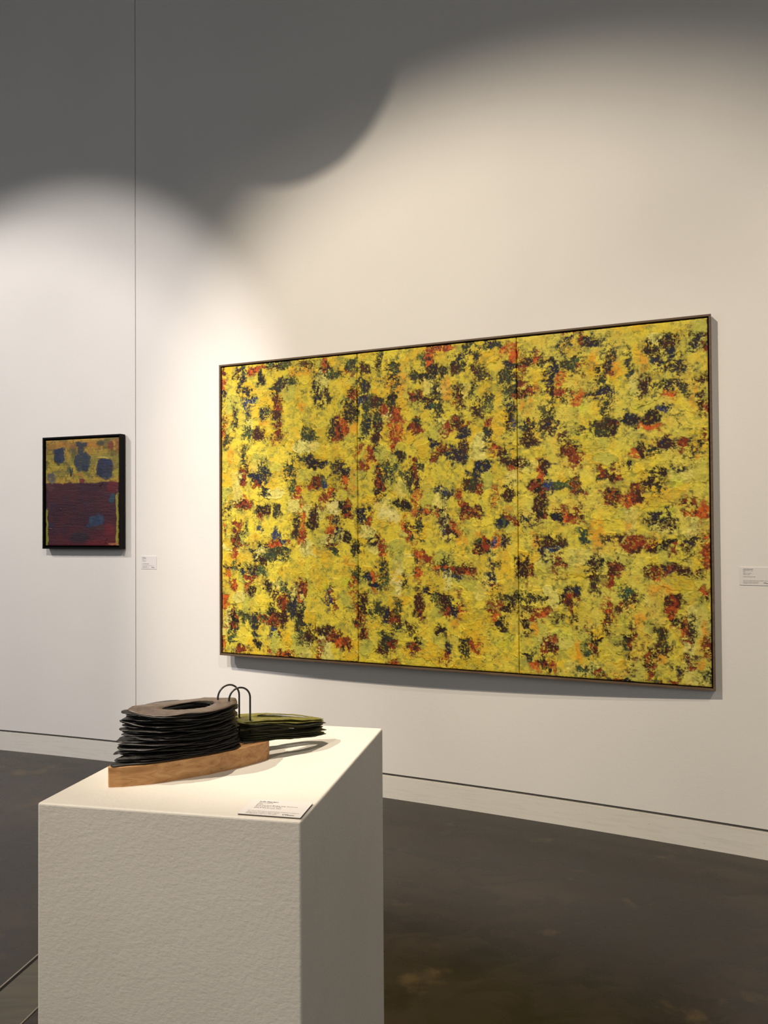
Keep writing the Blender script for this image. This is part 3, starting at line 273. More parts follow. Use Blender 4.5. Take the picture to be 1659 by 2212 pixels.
# ------------------------------------------------------------------ materials
class M:
    def __init__(s, name, rough=.6, spec=.5):
        s.m = bpy.data.materials.new(name); s.m.use_nodes = True
        s.t = s.m.node_tree; s.b = s.t.nodes['Principled BSDF']
        s.b.inputs['Roughness'].default_value = rough
        s.b.inputs['Specular IOR Level'].default_value = spec
        s._co = None
    def n(s, typ, **kw):
        nd = s.t.nodes.new(typ)
        for k, v in kw.items():
            if k in nd.inputs.keys(): nd.inputs[k].default_value = v
            else: setattr(nd, k, v)
        return nd
    def l(s, a, b): s.t.links.new(a, b)
    def co(s, scale=(1, 1, 1), kind='Object'):
        tc = s.n('ShaderNodeTexCoord'); mp = s.n('ShaderNodeMapping')
        mp.inputs['Scale'].default_value = scale
        s.l(tc.outputs[kind], mp.inputs['Vector']); return mp.outputs['Vector']
    def noise(s, vec, scale, detail=4, rough=.55, dist=0.0):
        nd = s.n('ShaderNodeTexNoise'); nd.inputs['Scale'].default_value = scale
        nd.inputs['Detail'].default_value = detail; nd.inputs['Roughness'].default_value = rough
        nd.inputs['Distortion'].default_value = dist
        s.l(vec, nd.inputs['Vector']); return nd.outputs['Fac']
    def ramp(s, fac, stops):
        r = s.n('ShaderNodeValToRGB'); e = r.color_ramp.elements
        while len(e) < len(stops): e.new(.5)
        for el, (p, c) in zip(e, stops): el.position = p; el.color = c
        s.l(fac, r.inputs['Fac']); return r.outputs['Color']
    def mix(s, fac, a, b, mode='MIX'):
        x = s.n('ShaderNodeMix', data_type='RGBA', blend_type=mode)
        for k, v in ((0, fac), (6, a), (7, b)):
            if hasattr(v, 'links'): s.l(v, x.inputs[k])
            elif k == 0: x.inputs[0].default_value = v
            else: x.inputs[k].default_value = v
        return x.outputs[2]
    def math(s, op, a, b=None, clamp=False):
        x = s.n('ShaderNodeMath', operation=op, use_clamp=clamp)
        for k, v in ((0, a), (1, b)):
            if v is None: continue
            if hasattr(v, 'links'): s.l(v, x.inputs[k])
            else: x.inputs[k].default_value = v
        return x.outputs[0]
    def color(s, c):
        if hasattr(c, 'links'): s.l(c, s.b.inputs['Base Color'])
        else: s.b.inputs['Base Color'].default_value = c
        return s
    def rough(s, r): s.l(r, s.b.inputs['Roughness']); return s
    def bump(s, h, strength=.3, dist=.002):
        b = s.n('ShaderNodeBump'); b.inputs['Strength'].default_value = strength
        b.inputs['Distance'].default_value = dist; s.l(h, b.inputs['Height']); s.l(b.outputs['Normal'], s.b.inputs['Normal'])
        return s
G = lambda v: (v, v, v, 1)

def wall_material(name, base, scuff=False):
    m = M(name, .62, .35)
    v = m.co()
    blot = m.noise(v, 1.7, 4)
    c = m.mix(m.ramp(blot, [(.35, G(0)), (.7, G(1))]), base, tuple(x * .965 for x in base[:3]) + (1,))
    # sparse pin-prick marks and small chips in the paint
    vo = m.n('ShaderNodeTexVoronoi', feature='F1'); vo.inputs['Scale'].default_value = 3.1
    m.l(v, vo.inputs['Vector'])
    dot = m.ramp(vo.outputs['Distance'], [(.010, G(1)), (.017, G(0))])
    rnd = m.math('GREATER_THAN', m.noise(v, .9, 0), .52)
    c = m.mix(m.math('MULTIPLY', dot, rnd), c, lin(92, 88, 84))
    if scuff:
        v2 = m.co((2.0, 2.0, 26))
        sc_ = m.noise(v2, 3.0, 5, .65)
        c = m.mix(m.ramp(sc_, [(.50, G(0)), (.80, G(.28))]), c, lin(168, 154, 138))
        g = m.noise(m.co((1, 1, 3)), 60, 3)
        c = m.mix(m.ramp(g, [(.72, G(0)), (.76, G(.7))]), c, lin(120, 110, 98))
    m.color(c)
    h = m.math('ADD', m.math('MULTIPLY', m.noise(v, 62, 3, .55), .55), m.math('MULTIPLY', m.noise(v, 210, 2), .35))
    m.bump(h, .42, .0016)
    return m.m
M_WALL = wall_material('wall_paint', lin(232, 228, 222))
M_SKIRT = wall_material('skirting_paint', lin(226, 222, 212), True)
M_JOINT = M('joint_filler', .8).color(lin(176, 170, 158)).m
M_RECESS_SHADE = M('recess_shade', .8).color(lin(120, 118, 115)).m  # backing darkened to carry the shade inside the gap above the skirting
M_ROOM = M('room_paint', .8).color(lin(206, 203, 198)).m
M_CEIL = M('ceiling_paint', .9).color(lin(120, 118, 115)).m

WC = (-9.32411509, -16.60902719); WR = 22.7726213      # centre and radius of the curved wall
def floor_material():
    m = M('polished_concrete', .34, .36)
    v = m.co()
    big = m.noise(v, .9, 5, .6, .4)
    c = m.ramp(big, [(.30, lin(24, 19, 14)), (.50, lin(41, 33, 26)), (.72, lin(62, 51, 40))])
    med = m.noise(m.co((1, 1.6, 1)), 4.2, 6, .62, .8)
    c = m.mix(m.ramp(med, [(.38, G(.75)), (.58, G(0))]), c, lin(18, 16, 14))
    och = m.noise(v, 3.1, 5, .6)
    c = m.mix(m.ramp(och, [(.60, G(0)), (.74, G(.65))]), c, lin(100, 80, 50))
    fine = m.noise(m.co((1, 3, 1)), 46, 4, .6)
    c = m.mix(m.ramp(fine, [(.60, G(0)), (.72, G(.5))]), c, lin(14, 12, 10))
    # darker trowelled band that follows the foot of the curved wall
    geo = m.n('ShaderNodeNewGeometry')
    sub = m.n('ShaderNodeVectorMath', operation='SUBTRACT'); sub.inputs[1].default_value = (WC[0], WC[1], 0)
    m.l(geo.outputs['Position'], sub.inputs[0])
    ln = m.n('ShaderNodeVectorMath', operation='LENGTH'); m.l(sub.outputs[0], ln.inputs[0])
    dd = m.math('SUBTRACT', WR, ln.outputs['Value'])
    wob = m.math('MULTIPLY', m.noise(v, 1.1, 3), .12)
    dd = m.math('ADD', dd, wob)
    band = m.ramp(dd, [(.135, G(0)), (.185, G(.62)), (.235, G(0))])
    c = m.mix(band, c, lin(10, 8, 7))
    # hairline cracks
    vo = m.n('ShaderNodeTexVoronoi', feature='DISTANCE_TO_EDGE'); vo.inputs['Scale'].default_value = .38
    wv = m.n('ShaderNodeVectorMath', operation='ADD'); nz = m.n('ShaderNodeTexNoise'); nz.inputs['Scale'].default_value = 1.4
    m.l(v, nz.inputs['Vector']); m.l(v, wv.inputs[0]); m.l(nz.outputs['Color'], wv.inputs[1]); m.l(wv.outputs[0], vo.inputs['Vector'])
    c = m.mix(m.ramp(vo.outputs['Distance'], [(.0, G(.35)), (.0035, G(0))]), c, lin(34, 28, 24))
    m.color(c)
    m.rough(m.ramp(med, [(.3, G(.22)), (.7, G(.34))]))
    m.bump(m.noise(v, 18, 4), .10, .002)
    return m.m
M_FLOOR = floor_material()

# ------------------------------------------------------------------ the room
A0, ASEAM, A1 = math.radians(97.0), math.radians(69.87), math.radians(50.0)
def arc_xy(a, r): return (WC[0] + r * math.cos(a), WC[1] + r * math.sin(a))
def arc_slab(name, a0, a1, r0, r1, z0, z1, mat, parent=None, bev=0.0):
    """curved slab between the radii r0 (front) and r1 (back)"""
    n = max(2, int(abs(a1 - a0) / math.radians(.5)))
    vs, fs = [], []
    for i in range(n + 1):
        a = a0 + (a1 - a0) * i / n
        f, b = arc_xy(a, r0), arc_xy(a, r1)
        vs += [(f[0], f[1], z0), (f[0], f[1], z1), (b[0], b[1], z1), (b[0], b[1], z0)]
    for i in range(n):
        p, q = 4 * i, 4 * i + 4
        for k in range(4):
            fs.append((p + k, p + (k + 1) % 4, q + (k + 1) % 4, q + k))
    fs += [(3, 2, 1, 0), (4 * n, 4 * n + 1, 4 * n + 2, 4 * n + 3)]
    bm = bmesh.new()
    bv = [bm.verts.new(v) for v in vs]
    for f in fs: bm.faces.new([bv[i] for i in f])
    return bm_obj(name, bm, mat, parent)
HZ = 7.2
GAP = .0022 / WR * 1.35
wall = arc_slab('wall_back', A0, A1, WR + .024, WR + .20, 0, HZ, M_RECESS_SHADE)
tag(wall, 'tall curved white plaster wall behind the pictures', None, None, 'structure')
arc_slab('plaster_panel', A0, ASEAM + GAP, WR, WR + .024, .128, HZ, M_WALL, wall)
arc_slab('plaster_panel', ASEAM - GAP, A1, WR, WR + .024, .128, HZ, M_WALL, wall)
tag(arc_slab('trim_1', ASEAM + GAP, ASEAM - GAP, WR + .0035, WR + .023, .13, HZ - .01, M_JOINT),
    'thin vertical joint in the wall right of the small picture', None, None, 'structure')
tag(arc_slab('baseboard_back', A0, A1, WR - .001, WR + .024, 0, .114, M_SKIRT),
    'low white scuffed plaster skirting along the curved wall', None, None, 'structure')
XL, XR, YF = -7.0, 4.6, -4.6
fl = []
na = 60
for i in range(na + 1):
    a = A0 + (A1 - A0) * i / na
    fl.append(arc_xy(a, WR + .2))
xl, xr = fl[0][0], fl[-1][0]
XL, XR = xl, xr
poly = fl + [(XR, YF), (XL, YF)]
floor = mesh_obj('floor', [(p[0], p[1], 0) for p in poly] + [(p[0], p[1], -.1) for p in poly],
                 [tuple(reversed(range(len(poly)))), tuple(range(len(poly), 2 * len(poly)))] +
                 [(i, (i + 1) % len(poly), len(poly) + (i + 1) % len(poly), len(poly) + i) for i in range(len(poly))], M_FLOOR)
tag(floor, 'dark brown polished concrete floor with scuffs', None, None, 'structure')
ceil = mesh_obj('ceiling', [(p[0], p[1], HZ) for p in poly] + [(p[0], p[1], HZ + .1) for p in poly],
                [tuple(range(len(poly))), tuple(reversed(range(len(poly), 2 * len(poly))))] +
                [(i, len(poly) + i, len(poly) + (i + 1) % len(poly), (i + 1) % len(poly)) for i in range(len(poly))], M_CEIL)
tag(ceil, 'high grey ceiling of the gallery', None, None, 'structure')
def wallbox(name, x0, x1, y0, y1, label):
    tag(bm_obj(name, box_bm(x0, x1, y0, y1, 0, HZ), M_ROOM), label, None, None, 'structure')
wallbox('wall_left', XL - .15, XL, YF, fl[0][1], 'white left wall of the gallery')
wallbox('wall_right', XR, XR + .15, YF, fl[-1][1], 'white right wall of the gallery')
wallbox('wall_front', XL - .15, XR + .15, YF - .15, YF, 'white wall behind the viewer')

# flush metal cover of the floor duct, in front of the plinth's left side
def duct():
    m = M('duct_cover_metal', .38, .5); m.b.inputs['Metallic'].default_value = .35
    v = m.co((1, 8, 1))
    m.color(m.ramp(m.noise(v, 5, 4), [(.3, lin(84, 80, 68)), (.7, lin(98, 93, 80))]))
    me_ = M('duct_edge', .3, .5); me_.b.inputs['Metallic'].default_value = .6; me_.color(lin(150, 142, 128))
    gp = M('duct_gap', .9).color(lin(14, 13, 12)).m
    d = Vector((.0345, .185, 0)).normalized(); nrm = Vector((d.y, -d.x, 0))
    p = Vector((-1.185, 2.4642, 0))
    root = empty('floor_duct_cover', p + d * .3 + nrm * .09, 0)
    tag(root, 'olive grey metal cover strip let into the floor left of the white plinth', 'floor cover')
    def strip(name, o0, o1, z, mat):
        a, b = p - d * 1.6, p + d * 1.75
        vs = []
        for zz in (-.004, z):
            for q, o in ((a, o0), (a, o1), (b, o1), (b, o0)):
                w = q + nrm * o - root.location; vs.append((w.x, w.y, zz))
        mesh_obj(name, vs, [(3, 2, 1, 0), (4, 5, 6, 7), (0, 1, 5, 4), (1, 2, 6, 5), (2, 3, 7, 6), (3, 0, 4, 7)], mat, root)
    strip('edge_angle', -.012, -.006, .0022, me_.m)
    strip('gap_strip', -.006, .006, .0008, gp)
    strip('cover_plate', .006, .165, .0016, m.m)
    strip('edge_angle', .165, .170, .002, me_.m)
duct()

# ------------------------------------------------------------------ the big painting
PA = 0.4176
BLF = Vector((-0.92277598, 4.46512428, 0.69660822)); PW, PH = 2.558669, 1.624584   # lower left front corner of the frame
PT = empty('framed_painting', BLF, -PA)
tag(PT, 'very large yellow abstract triptych canvas in thin brown wooden frame on curved wall', 'painting')
def frame_material(name, a, b):
    m = M(name, .5, .4)
    v = m.co((3, 3, 3))
    m.color(m.ramp(m.noise(m.co((1.2, 14, 14)), 6, 5), [(.3, a), (.7, b)]))
    m.bump(m.noise(v, 80, 3), .15, .001)
    return m.m
M_FRAME = frame_material('brown_wood_frame', lin(84, 66, 50), lin(112, 92, 72))
M_BACK = M('backing_board', .9).color(lin(30, 22, 18)).m
def mitred_frame(root, W, H, face, depth, mat):
    """four mitred rails; local x right, z up, y into the wall (front at y=0)"""
    O = [(0, 0), (W, 0), (W, H), (0, H)]; I = [(face, face), (W - face, face), (W - face, H - face), (face, H - face)]
    for k in range(4):
        j = (k + 1) % 4
        q = [O[k], O[j], I[j], I[k]]
        bm = bmesh.new()
        a = [bm.verts.new((x, 0, z)) for x, z in q]; b = [bm.verts.new((x, depth, z)) for x, z in q]
        bm.faces.new(a); bm.faces.new(list(reversed(b)))
        for i in range(4): bm.faces.new((a[i], b[i], b[(i + 1) % 4], a[(i + 1) % 4]))
        es = [e for e in bm.edges if e.verts[0] in a and e.verts[1] in a]
        bmesh.ops.recalc_face_normals(bm, faces=bm.faces)
        bmesh.ops.bevel(bm, geom=es, offset=.0009, segments=1, affect='EDGES')
        bm_obj('frame_rail', bm, mat, root)
mitred_frame(PT, PW, PH, .0095, .034, M_FRAME)
bm_obj('backing_board', box_bm(.0095, PW - .0095, .030, .034, .0095, PH - .0095), M_BACK, PT)

def paint_material(name, rough, spec, bumps):
    m = M(name, rough, spec)
    at = m.n('ShaderNodeAttribute', attribute_name='paint')
    v = m.co()
    fl_ = m.noise(v, 420, 3, .7)
    c = m.mix(1.0, at.outputs['Color'], m.ramp(fl_, [(.25, G(.82)), (.75, G(1.14))]), 'MULTIPLY')
    m.color(c)
    m.bump(m.math('ADD', m.noise(v, 260, 3, .6), m.math('MULTIPLY', m.noise(v, 900, 2), .4)), bumps, .0012)
    return m.m
M_PAINT = paint_material('thick_oil_paint', .56, .2, .5)
def canvas_mesh(name, col, hgt, x0, z1, step_x, step_z, y_front, depth, mat, parent):
    """relief grid (rows run down from z1), with a skirt that closes the canvas edge"""
    ny, nx = hgt.shape
    xs = x0 + np.arange(nx) * step_x; zs = z1 - np.arange(ny) * step_z
    X, Z = np.meshgrid(xs, zs)
    V = np.stack([X, y_front - hgt, Z], -1).reshape(-1, 3)
    C = np.concatenate([col.reshape(-1, 3), np.ones((nx * ny, 1))], 1)
    idx = np.arange(nx * ny).reshape(ny, nx)
    F = np.stack([idx[:-1, :-1], idx[1:, :-1], idx[1:, 1:], idx[:-1, 1:]], -1).reshape(-1, 4)
    rim = np.concatenate([idx[0, :], idx[1:, -1], idx[-1, -2::-1], idx[-2:0:-1, 0]])
    back = V[rim].copy(); back[:, 1] = y_front + depth
    nb = len(rim); b0 = nx * ny
    V = np.concatenate([V, back]); C = np.concatenate([C, C[rim] * np.array([.8, .7, .6, 1])])
    j = np.arange(nb); jn = (j + 1) % nb
    F = np.concatenate([F, np.stack([rim[j], rim[jn], b0 + jn, b0 + j], -1)])
    me = bpy.data.meshes.new(name)
    me.vertices.add(len(V)); me.vertices.foreach_set('co', V.astype(np.float32).ravel())
    me.loops.add(F.size); me.loops.foreach_set('vertex_index', F.astype(np.int32).ravel())
    me.polygons.add(len(F)); me.polygons.foreach_set('loop_start', np.arange(0, F.size, 4, dtype=np.int32))
    me.update(calc_edges=True)
    at = me.attributes.new('paint', 'FLOAT_COLOR', 'POINT')
    at.data.foreach_set('color', C.astype(np.float32).ravel())
    me.shade_smooth()
    me.materials.append(mat)
    o = bpy.data.objects.new(name, me); COLL.objects.link(o)
    if parent: o.parent = parent
    return o
STEP = .25
IN = 1.45                                    # cm from the outer frame edge to the canvas
third = (PW * 100 - 2 * IN) / 3
for k in range(3):
    xa, xb = IN + k * third + (.17 if k else 0), IN + (k + 1) * third - (.17 if k < 2 else 0)
    col, hgt = big_painting(PATCHES, PW * 100, PH * 100, xa, xb, STEP)
    j0 = int(round(IN / STEP)); col = col[j0:-j0]; hgt = hgt[j0:-j0]
    # the canvas turns over its stretcher edge
    ny, nx = hgt.shape
    ex = np.minimum(np.arange(nx), nx - 1 - np.arange(nx)); ey = np.minimum(np.arange(ny), ny - 1 - np.arange(ny))
    ed = np.minimum(ex[None, :], ey[:, None]) * STEP
    hgt = hgt - np.exp(-ed / .22) * .35
    canvas_mesh('canvas_panel', col, hgt / 100., xa / 100., PH - j0 * STEP / 100., (xb - xa) / (nx - 1) / 100., STEP / 100., .0075, .020, M_PAINT, PT)

# ------------------------------------------------------------------ the small painting
SA = math.radians(19.07)
def small_painting():
    W, H = .5780, .6880
    root = empty('framed_painting', SBL, -SA)
    tag(root, 'small portrait painting with blue shapes above a maroon field in black frame', 'painting')
    m = M('black_frame', .6, .15); m.color(lin(9, 9, 9)); m.bump(m.noise(m.co(), 60, 3), .1, .001)
    mitred_frame(root, W, H, .010, .045, m.m)
    bm_obj('backing_board', box_bm(.010, W - .010, .036, .043, .010, H - .010), M('black_tray', .9).color(lin(10, 10, 10)).m, root)
    st = .2; x0, x1 = 1.9, W * 100 - 1.9; z0, z1 = 1.9, H * 100 - 1.9
    nx = int((x1 - x0) / st) + 1; ny = int((z1 - z0) / st) + 1
    u, v = np.meshgrid(np.linspace(0, 1, nx).astype(np.float32), np.linspace(0, 1, ny).astype(np.float32))
    X, Y = u * (x1 - x0), v * (z1 - z0)
    wu = (fbm(X / 4, Y / 4, 401, 4) - .5) * .05; wv = (fbm(X / 4, Y / 4, 411, 4) - .5) * .045
    U, Vv = u + wu, v + wv
    st_ = fbm(X / 5, Y / .5, 421, 3); sd = fbm(X / .6, Y / 3, 431, 3); fi = fbm(X / .7, Y / .7, 441, 3)
    L = lambda *c: (s2l(c) * .70).astype(np.float32)
    a = sst(.40, .62, fbm(X / 9, Y / 7, 451, 4))[..., None]; b = sst(.5, .7, fbm(X / 5, Y / 5, 461, 4))[..., None]
    up = L(186, 162, 52) + (L(152, 144, 54) - L(186, 162, 52)) * a
    up = up + (L(196, 140, 48) - up) * (sst(.22, .04, v) * .55 + sst(.33, .40, v) * .35)[..., None]
    up = up + (L(96, 92, 46) - up) * b * .75
    lo = L(76, 31, 40) + (L(62, 27, 40) - L(76, 31, 40)) * a
    lo = lo + (L(58, 34, 52) - lo) * b * .6
    lo = lo + (L(104, 28, 34) - lo) * (sst(.6, 1.0, u) * sst(.6, .9, v) * .6 + sst(.85, .95, v) * .3)[..., None]
    mk = sst(.402, .418, v + (fbm(X / 3, Y / 3, 471, 3) - .5) * .035)[..., None]
    up = up + (L(110, 92, 44) - up) * sst(.55, .66, fbm(X / 1.4, Y / 1.4, 491, 3))[..., None] * .6
    C = up * (.70 + .6 * st_[..., None]) * (1 - mk) + lo * (.75 + .5 * st_[..., None]) * mk
    Hh = .06 + .10 * fi + .10 * st_
    def shape(cx, cy, w, h, ang, col, op=1., p=3., soft=.16, lift=.05, col2=None):
        nonlocal C, Hh
        ca, sa = math.cos(math.radians(ang)), math.sin(math.radians(ang))
        dx, dy = (U - cx) * .83, Vv - cy                     # in units of the canvas height
        pp = np.abs(dx * ca + dy * sa) / (w * .415); qq = np.abs(-dx * sa + dy * ca) / (h * .5)
        d = (pp ** p + qq ** p) ** (1 / p)
        al = (sst(1 + soft, 1 - soft, d + (fi - .5) * .45) * op)
        cc = L(*col)
        if col2 is not None:
            t = sst(.40, .62, fbm(X / 3, Y / 3, 481, 3))[..., None]; cc = cc + (L(*col2) - cc) * t
        C = C + (cc * (.8 + .4 * sd[..., None]) - C) * al[..., None]
        Hh = Hh + al * lift * (.6 + .8 * sd)
    # upper field
    shape(.55, .06, .50, .05, 0, (190, 120, 44), .6)
    shape(.18, .05, .30, .06, -8, (190, 126, 46), .5)
    shape(.40, .10, .14, .10, 0, (64, 70, 58), .45, 2.5, .5)
    shape(.50, .055, .17, .05, 5, (44, 56, 70), .95)
    shape(.48, .10, .08, .06, 0, (46, 56, 70), .9)
    shape(.19, .145, .165, .135, -6, (40, 50, 78), 1, 5, .1, col2=(50, 60, 82))
    shape(.16, .215, .09, .03, 20, (34, 38, 48), .8)
    shape(.51, .215, .22, .20, 25, (50, 60, 76), 1, 2.2, .12, col2=(62, 68, 74))
    shape(.55, .275, .10, .07, 35, (42, 54, 74), .9, 2.2)
    shape(.815, .275, .22, .175, 10, (42, 54, 86), 1, 3, .1, col2=(50, 50, 68))
    shape(.75, .31, .10, .09, 0, (38, 42, 66), .9, 2.5)
    shape(.84, .355, .16, .06, 0, (44, 58, 78), .85, 2.5, .3)
    shape(.76, .045, .09, .05, 0, (48, 64, 52), .85, 2.5, .3)
    shape(.90, .075, .065, .075, 8, (134, 64, 40), .95, 3)
    shape(.975, .07, .04, .14, 0, (150, 74, 44), .6)
    shape(.085, .355, .14, .10, 0, (124, 116, 94), .95, 2.2, .15, col2=(92, 88, 84))
    shape(.33, .29, .07, .07, 0, (58, 70, 62), .7, 2.2, .5)
    shape(.36, .31, .02, .09, 14, (34, 46, 52), .9); shape(.34, .30, .016, .08, -8, (36, 48, 56), .9)
    shape(.20, .31, .17, .07, 0, (78, 84, 56), .4, 2, .5)
    shape(.66, .20, .09, .12, 30, (112, 106, 56), .5, 2, .5)
    shape(.46, .335, .12, .03, 0, (184, 132, 46), .9)
    shape(.50, .385, .07, .045, -10, (124, 40, 50), .95, 2.3)
    shape(.80, .185, .13, .018, 4, (214, 190, 84), .8, 2.5, .3, .2)
    shape(.70, .25, .02, .10, 28, (196, 166, 70), .7, 2.5, .3, .15)
    shape(.30, .20, .03, .13, 4, (170, 134, 56), .8, 3, .3, .1)
    shape(.28, .23, .10, .03, 30, (70, 74, 52), .6, 2.2, .4)
    shape(.62, .12, .10, .05, -30, (176, 132, 50), .6, 2.2, .4)
    shape(.94, .22, .05, .12, 0, (150, 128, 58), .6, 2.5, .3)
    # lower field
    shape(.06, .45, .12, .07, 20, (96, 58, 62), .6, 2.2, .4)
    shape(.92, .45, .14, .10, 0, (112, 30, 34), .75)
    shape(.70, .77, .20, .11, -22, (44, 62, 92), .95, 3, .12, col2=(52, 74, 102))
    shape(.62, .80, .12, .04, -6, (44, 58, 86), .85)
    shape(.70, .83, .20, .04, 0, (78, 50, 44), .7)
    shape(.915, .565, .08, .10, 18, (50, 74, 92), .95, 2.5, .12)
    shape(.47, .925, .27, .10, 0, (44, 32, 44), .85, 2.4, .3)
    shape(.08, .80, .08, .045, 0, (40, 42, 66), .8, 2.4, .3)
    shape(.87, .85, .14, .09, 0, (128, 34, 38), .55, 2.4, .4)
    shape(.70, .975, .30, .05, 0, (118, 28, 34), .55, 2.4, .4)
    shape(.05, .64, .03, .10, 0, (88, 50, 70), .5)
    shape(.018, .83, .035, .34, 0, (150, 152, 50), .95, 6, .1)
    shape(.985, .745, .030, .50, 0, (160, 154, 52), .95, 6, .1)
    shape(.93, .99, .13, .02, 0, (190, 120, 76), .8)
    for cx, cy, w, h, an in ((.21, .655, .03, .02, 20), (.76, .425, .05, .022, -35), (.06, .845, .05, .016, 0), (.84, .945, .012, .06, 12), (.78, .41, .03, .014, -30)):
        shape(cx, cy, w, h, an, (58, 34, 40), .7, 2.2, .3, .28)
    ex = np.minimum(np.arange(nx), nx - 1 - np.arange(nx)); ey = np.minimum(np.arange(ny), ny - 1 - np.arange(ny))
    ed = np.minimum(ex[None, :], ey[:, None]) * st
    Hh = Hh - np.exp(-ed / .25) * .3
    mp = paint_material('small_picture_paint', .46, .4, .45)
    canvas_mesh('canvas', np.clip(C, 0, 1), Hh / 100., x0 / 100., z1 / 100., (x1 - x0) / (nx - 1) / 100., (z1 - z0) / (ny - 1) / 100., .0085, .026, mp, root)
SBL = Vector((-2.1150, 4.9350, 1.2830))
small_painting()

# ------------------------------------------------------------------ labels
M_CARD = M('label_card', .6, .3).color(lin(226, 222, 220)).m
M_CARD_EDGE = M('label_card_edge', .8).color(lin(150, 142, 130)).m
M_INK = M('label_ink', .8).color(lin(52, 48, 48)).m
M_INK2 = M('label_ink_grey', .8).color(lin(104, 98, 96)).m
def text_mesh(name, lines, mat, parent, x, y, z0, size_dir=('x', 'z')):
    """lines: (x, y, size, bold, text) in the card's own plane, joined to one flat print"""
    bm = bmesh.new()
    for (lx, ly, size, bold, txt) in lines:
        cu = bpy.data.curves.new('t', 'FONT'); cu.body = txt; cu.size = size; cu.resolution_u = 1
        cu.offset = size * (.022 if bold else .006)
        o = bpy.data.objects.new('t', cu); COLL.objects.link(o)
        dg = bpy.context.evaluated_depsgraph_get(); dg.update()
        me = bpy.data.meshes.new_from_object(o.evaluated_get(dg))
        t = bmesh.new(); t.from_mesh(me)
        for v in t.verts: v.co = Vector((lx + v.co.x, ly + v.co.y, 0))
        tm = bpy.data.meshes.new('tt'); t.to_mesh(tm); t.free(); bm.from_mesh(tm)
        bpy.data.meshes.remove(tm); bpy.data.objects.remove(o); bpy.data.curves.remove(cu); bpy.data.meshes.remove(me)
    for v in bm.verts:
        p = v.co.copy()
        v.co = Vector((x + p.x, z0, y + p.y)) if size_dir[1] == 'z' else Vector((x + p.x, y + p.y, z0))
    me = bpy.data.meshes.new(name); bm.to_mesh(me); bm.free(); me.materials.append(mat)
    o = bpy.data.objects.new(name, me); COLL.objects.link(o); o.parent = parent
    return o
def wall_label(p, ang, w, h, label, dark, grey, logo):
    root = empty('wall_label', p, -ang)
    tag(root, label, 'label', 'printed caption cards on the wall')
    bm_obj('card', box_bm(0, w, 0, .0025, 0, h, .0003, 1), M_CARD, root)
    text_mesh('lettering', dark, M_INK, root, 0, 0, -.0004)
    text_mesh('small_print', grey, M_INK2, root, 0, 0, -.0004)
    text_mesh('logo', logo, M_INK, root, 0, 0, -.0004)
def wall_frame(p):
    rx, ry = p[0] - WC[0], p[1] - WC[1]; n = math.hypot(rx, ry)
    return Vector((rx / n, ry / n, 0)), math.atan2(rx, ry)
def label_at(p, w, h, label, dark, grey, logo):
    nr, ang = wall_frame(p)
    q = Vector(WC + (0,)) + nr * (WR - .0027); q.z = p[2]
    wall_label(q, ang, w, h, label, dark, grey, logo)
mm = .001
label_at((1.5201, 3.4158, 1.1523), .1130, .0762, 'white caption card on the wall right of the big yellow painting',
         [(14 * mm, 66.5 * mm, 4.9 * mm, True, 'Sophie Pila Jerotich'), (14 * mm, 60.6 * mm, 4.4 * mm, False, 'Remembrance, series'),
          (14 * mm, 55 * mm, 4.4 * mm, False, '2023'), (14 * mm, 49.3 * mm, 4.4 * mm, False, 'Acrylic on Canvas'),
          (14 * mm, 44 * mm, 4.4 * mm, False, '1430 x 2 x 48'), (14 * mm, 34 * mm, 4.6 * mm, False, 'R 180 000.00 (excl. VAT)')],
         [(14 * mm, 18.5 * mm, 4.4 * mm, False, 'For more information and purchase enquiries contact us'), (14 * mm, 12.8 * mm, 4.2 * mm, False, 'gallery shop manager | Thuso Nkosi'),
          (14 * mm, 7.4 * mm, 4.2 * mm, False, 'info@gallery.co.za | 011 000 0000')],
         [(92 * mm, 7.5 * mm, 7.6 * mm, True, 'VThuso')])
label_at((-1.4499, 4.7589, 1.1641), .1095, .0772, 'small white caption card on the wall right of the black framed picture',
         [(11 * mm, 67 * mm, 5.0 * mm, True, 'J.M. Ngoma'), (11 * mm, 60.6 * mm, 4.6 * mm, False, 'Landscape Blue'), (11 * mm, 55 * mm, 4.6 * mm, False, '2022'),
          (11 * mm, 49.6 * mm, 4.6 * mm, False, 'Oil on Canvas'), (11 * mm, 44.5 * mm, 4.6 * mm, False, '70 x 58 cm'), (11 * mm, 29 * mm, 4.8 * mm, True, 'R 16 000.00 (excl. VAT)')],
         [(11 * mm, 19.5 * mm, 4.4 * mm, False, 'For more information and purchase contact us'), (11 * mm, 13.4 * mm, 4.2 * mm, False, 'gallery shop manager'),
          (11 * mm, 8 * mm, 4.2 * mm, False, 'info@gallery.co.za | 011 000')],
         [(74 * mm, 8 * mm, 7.6 * mm, True, 'VThuso')])

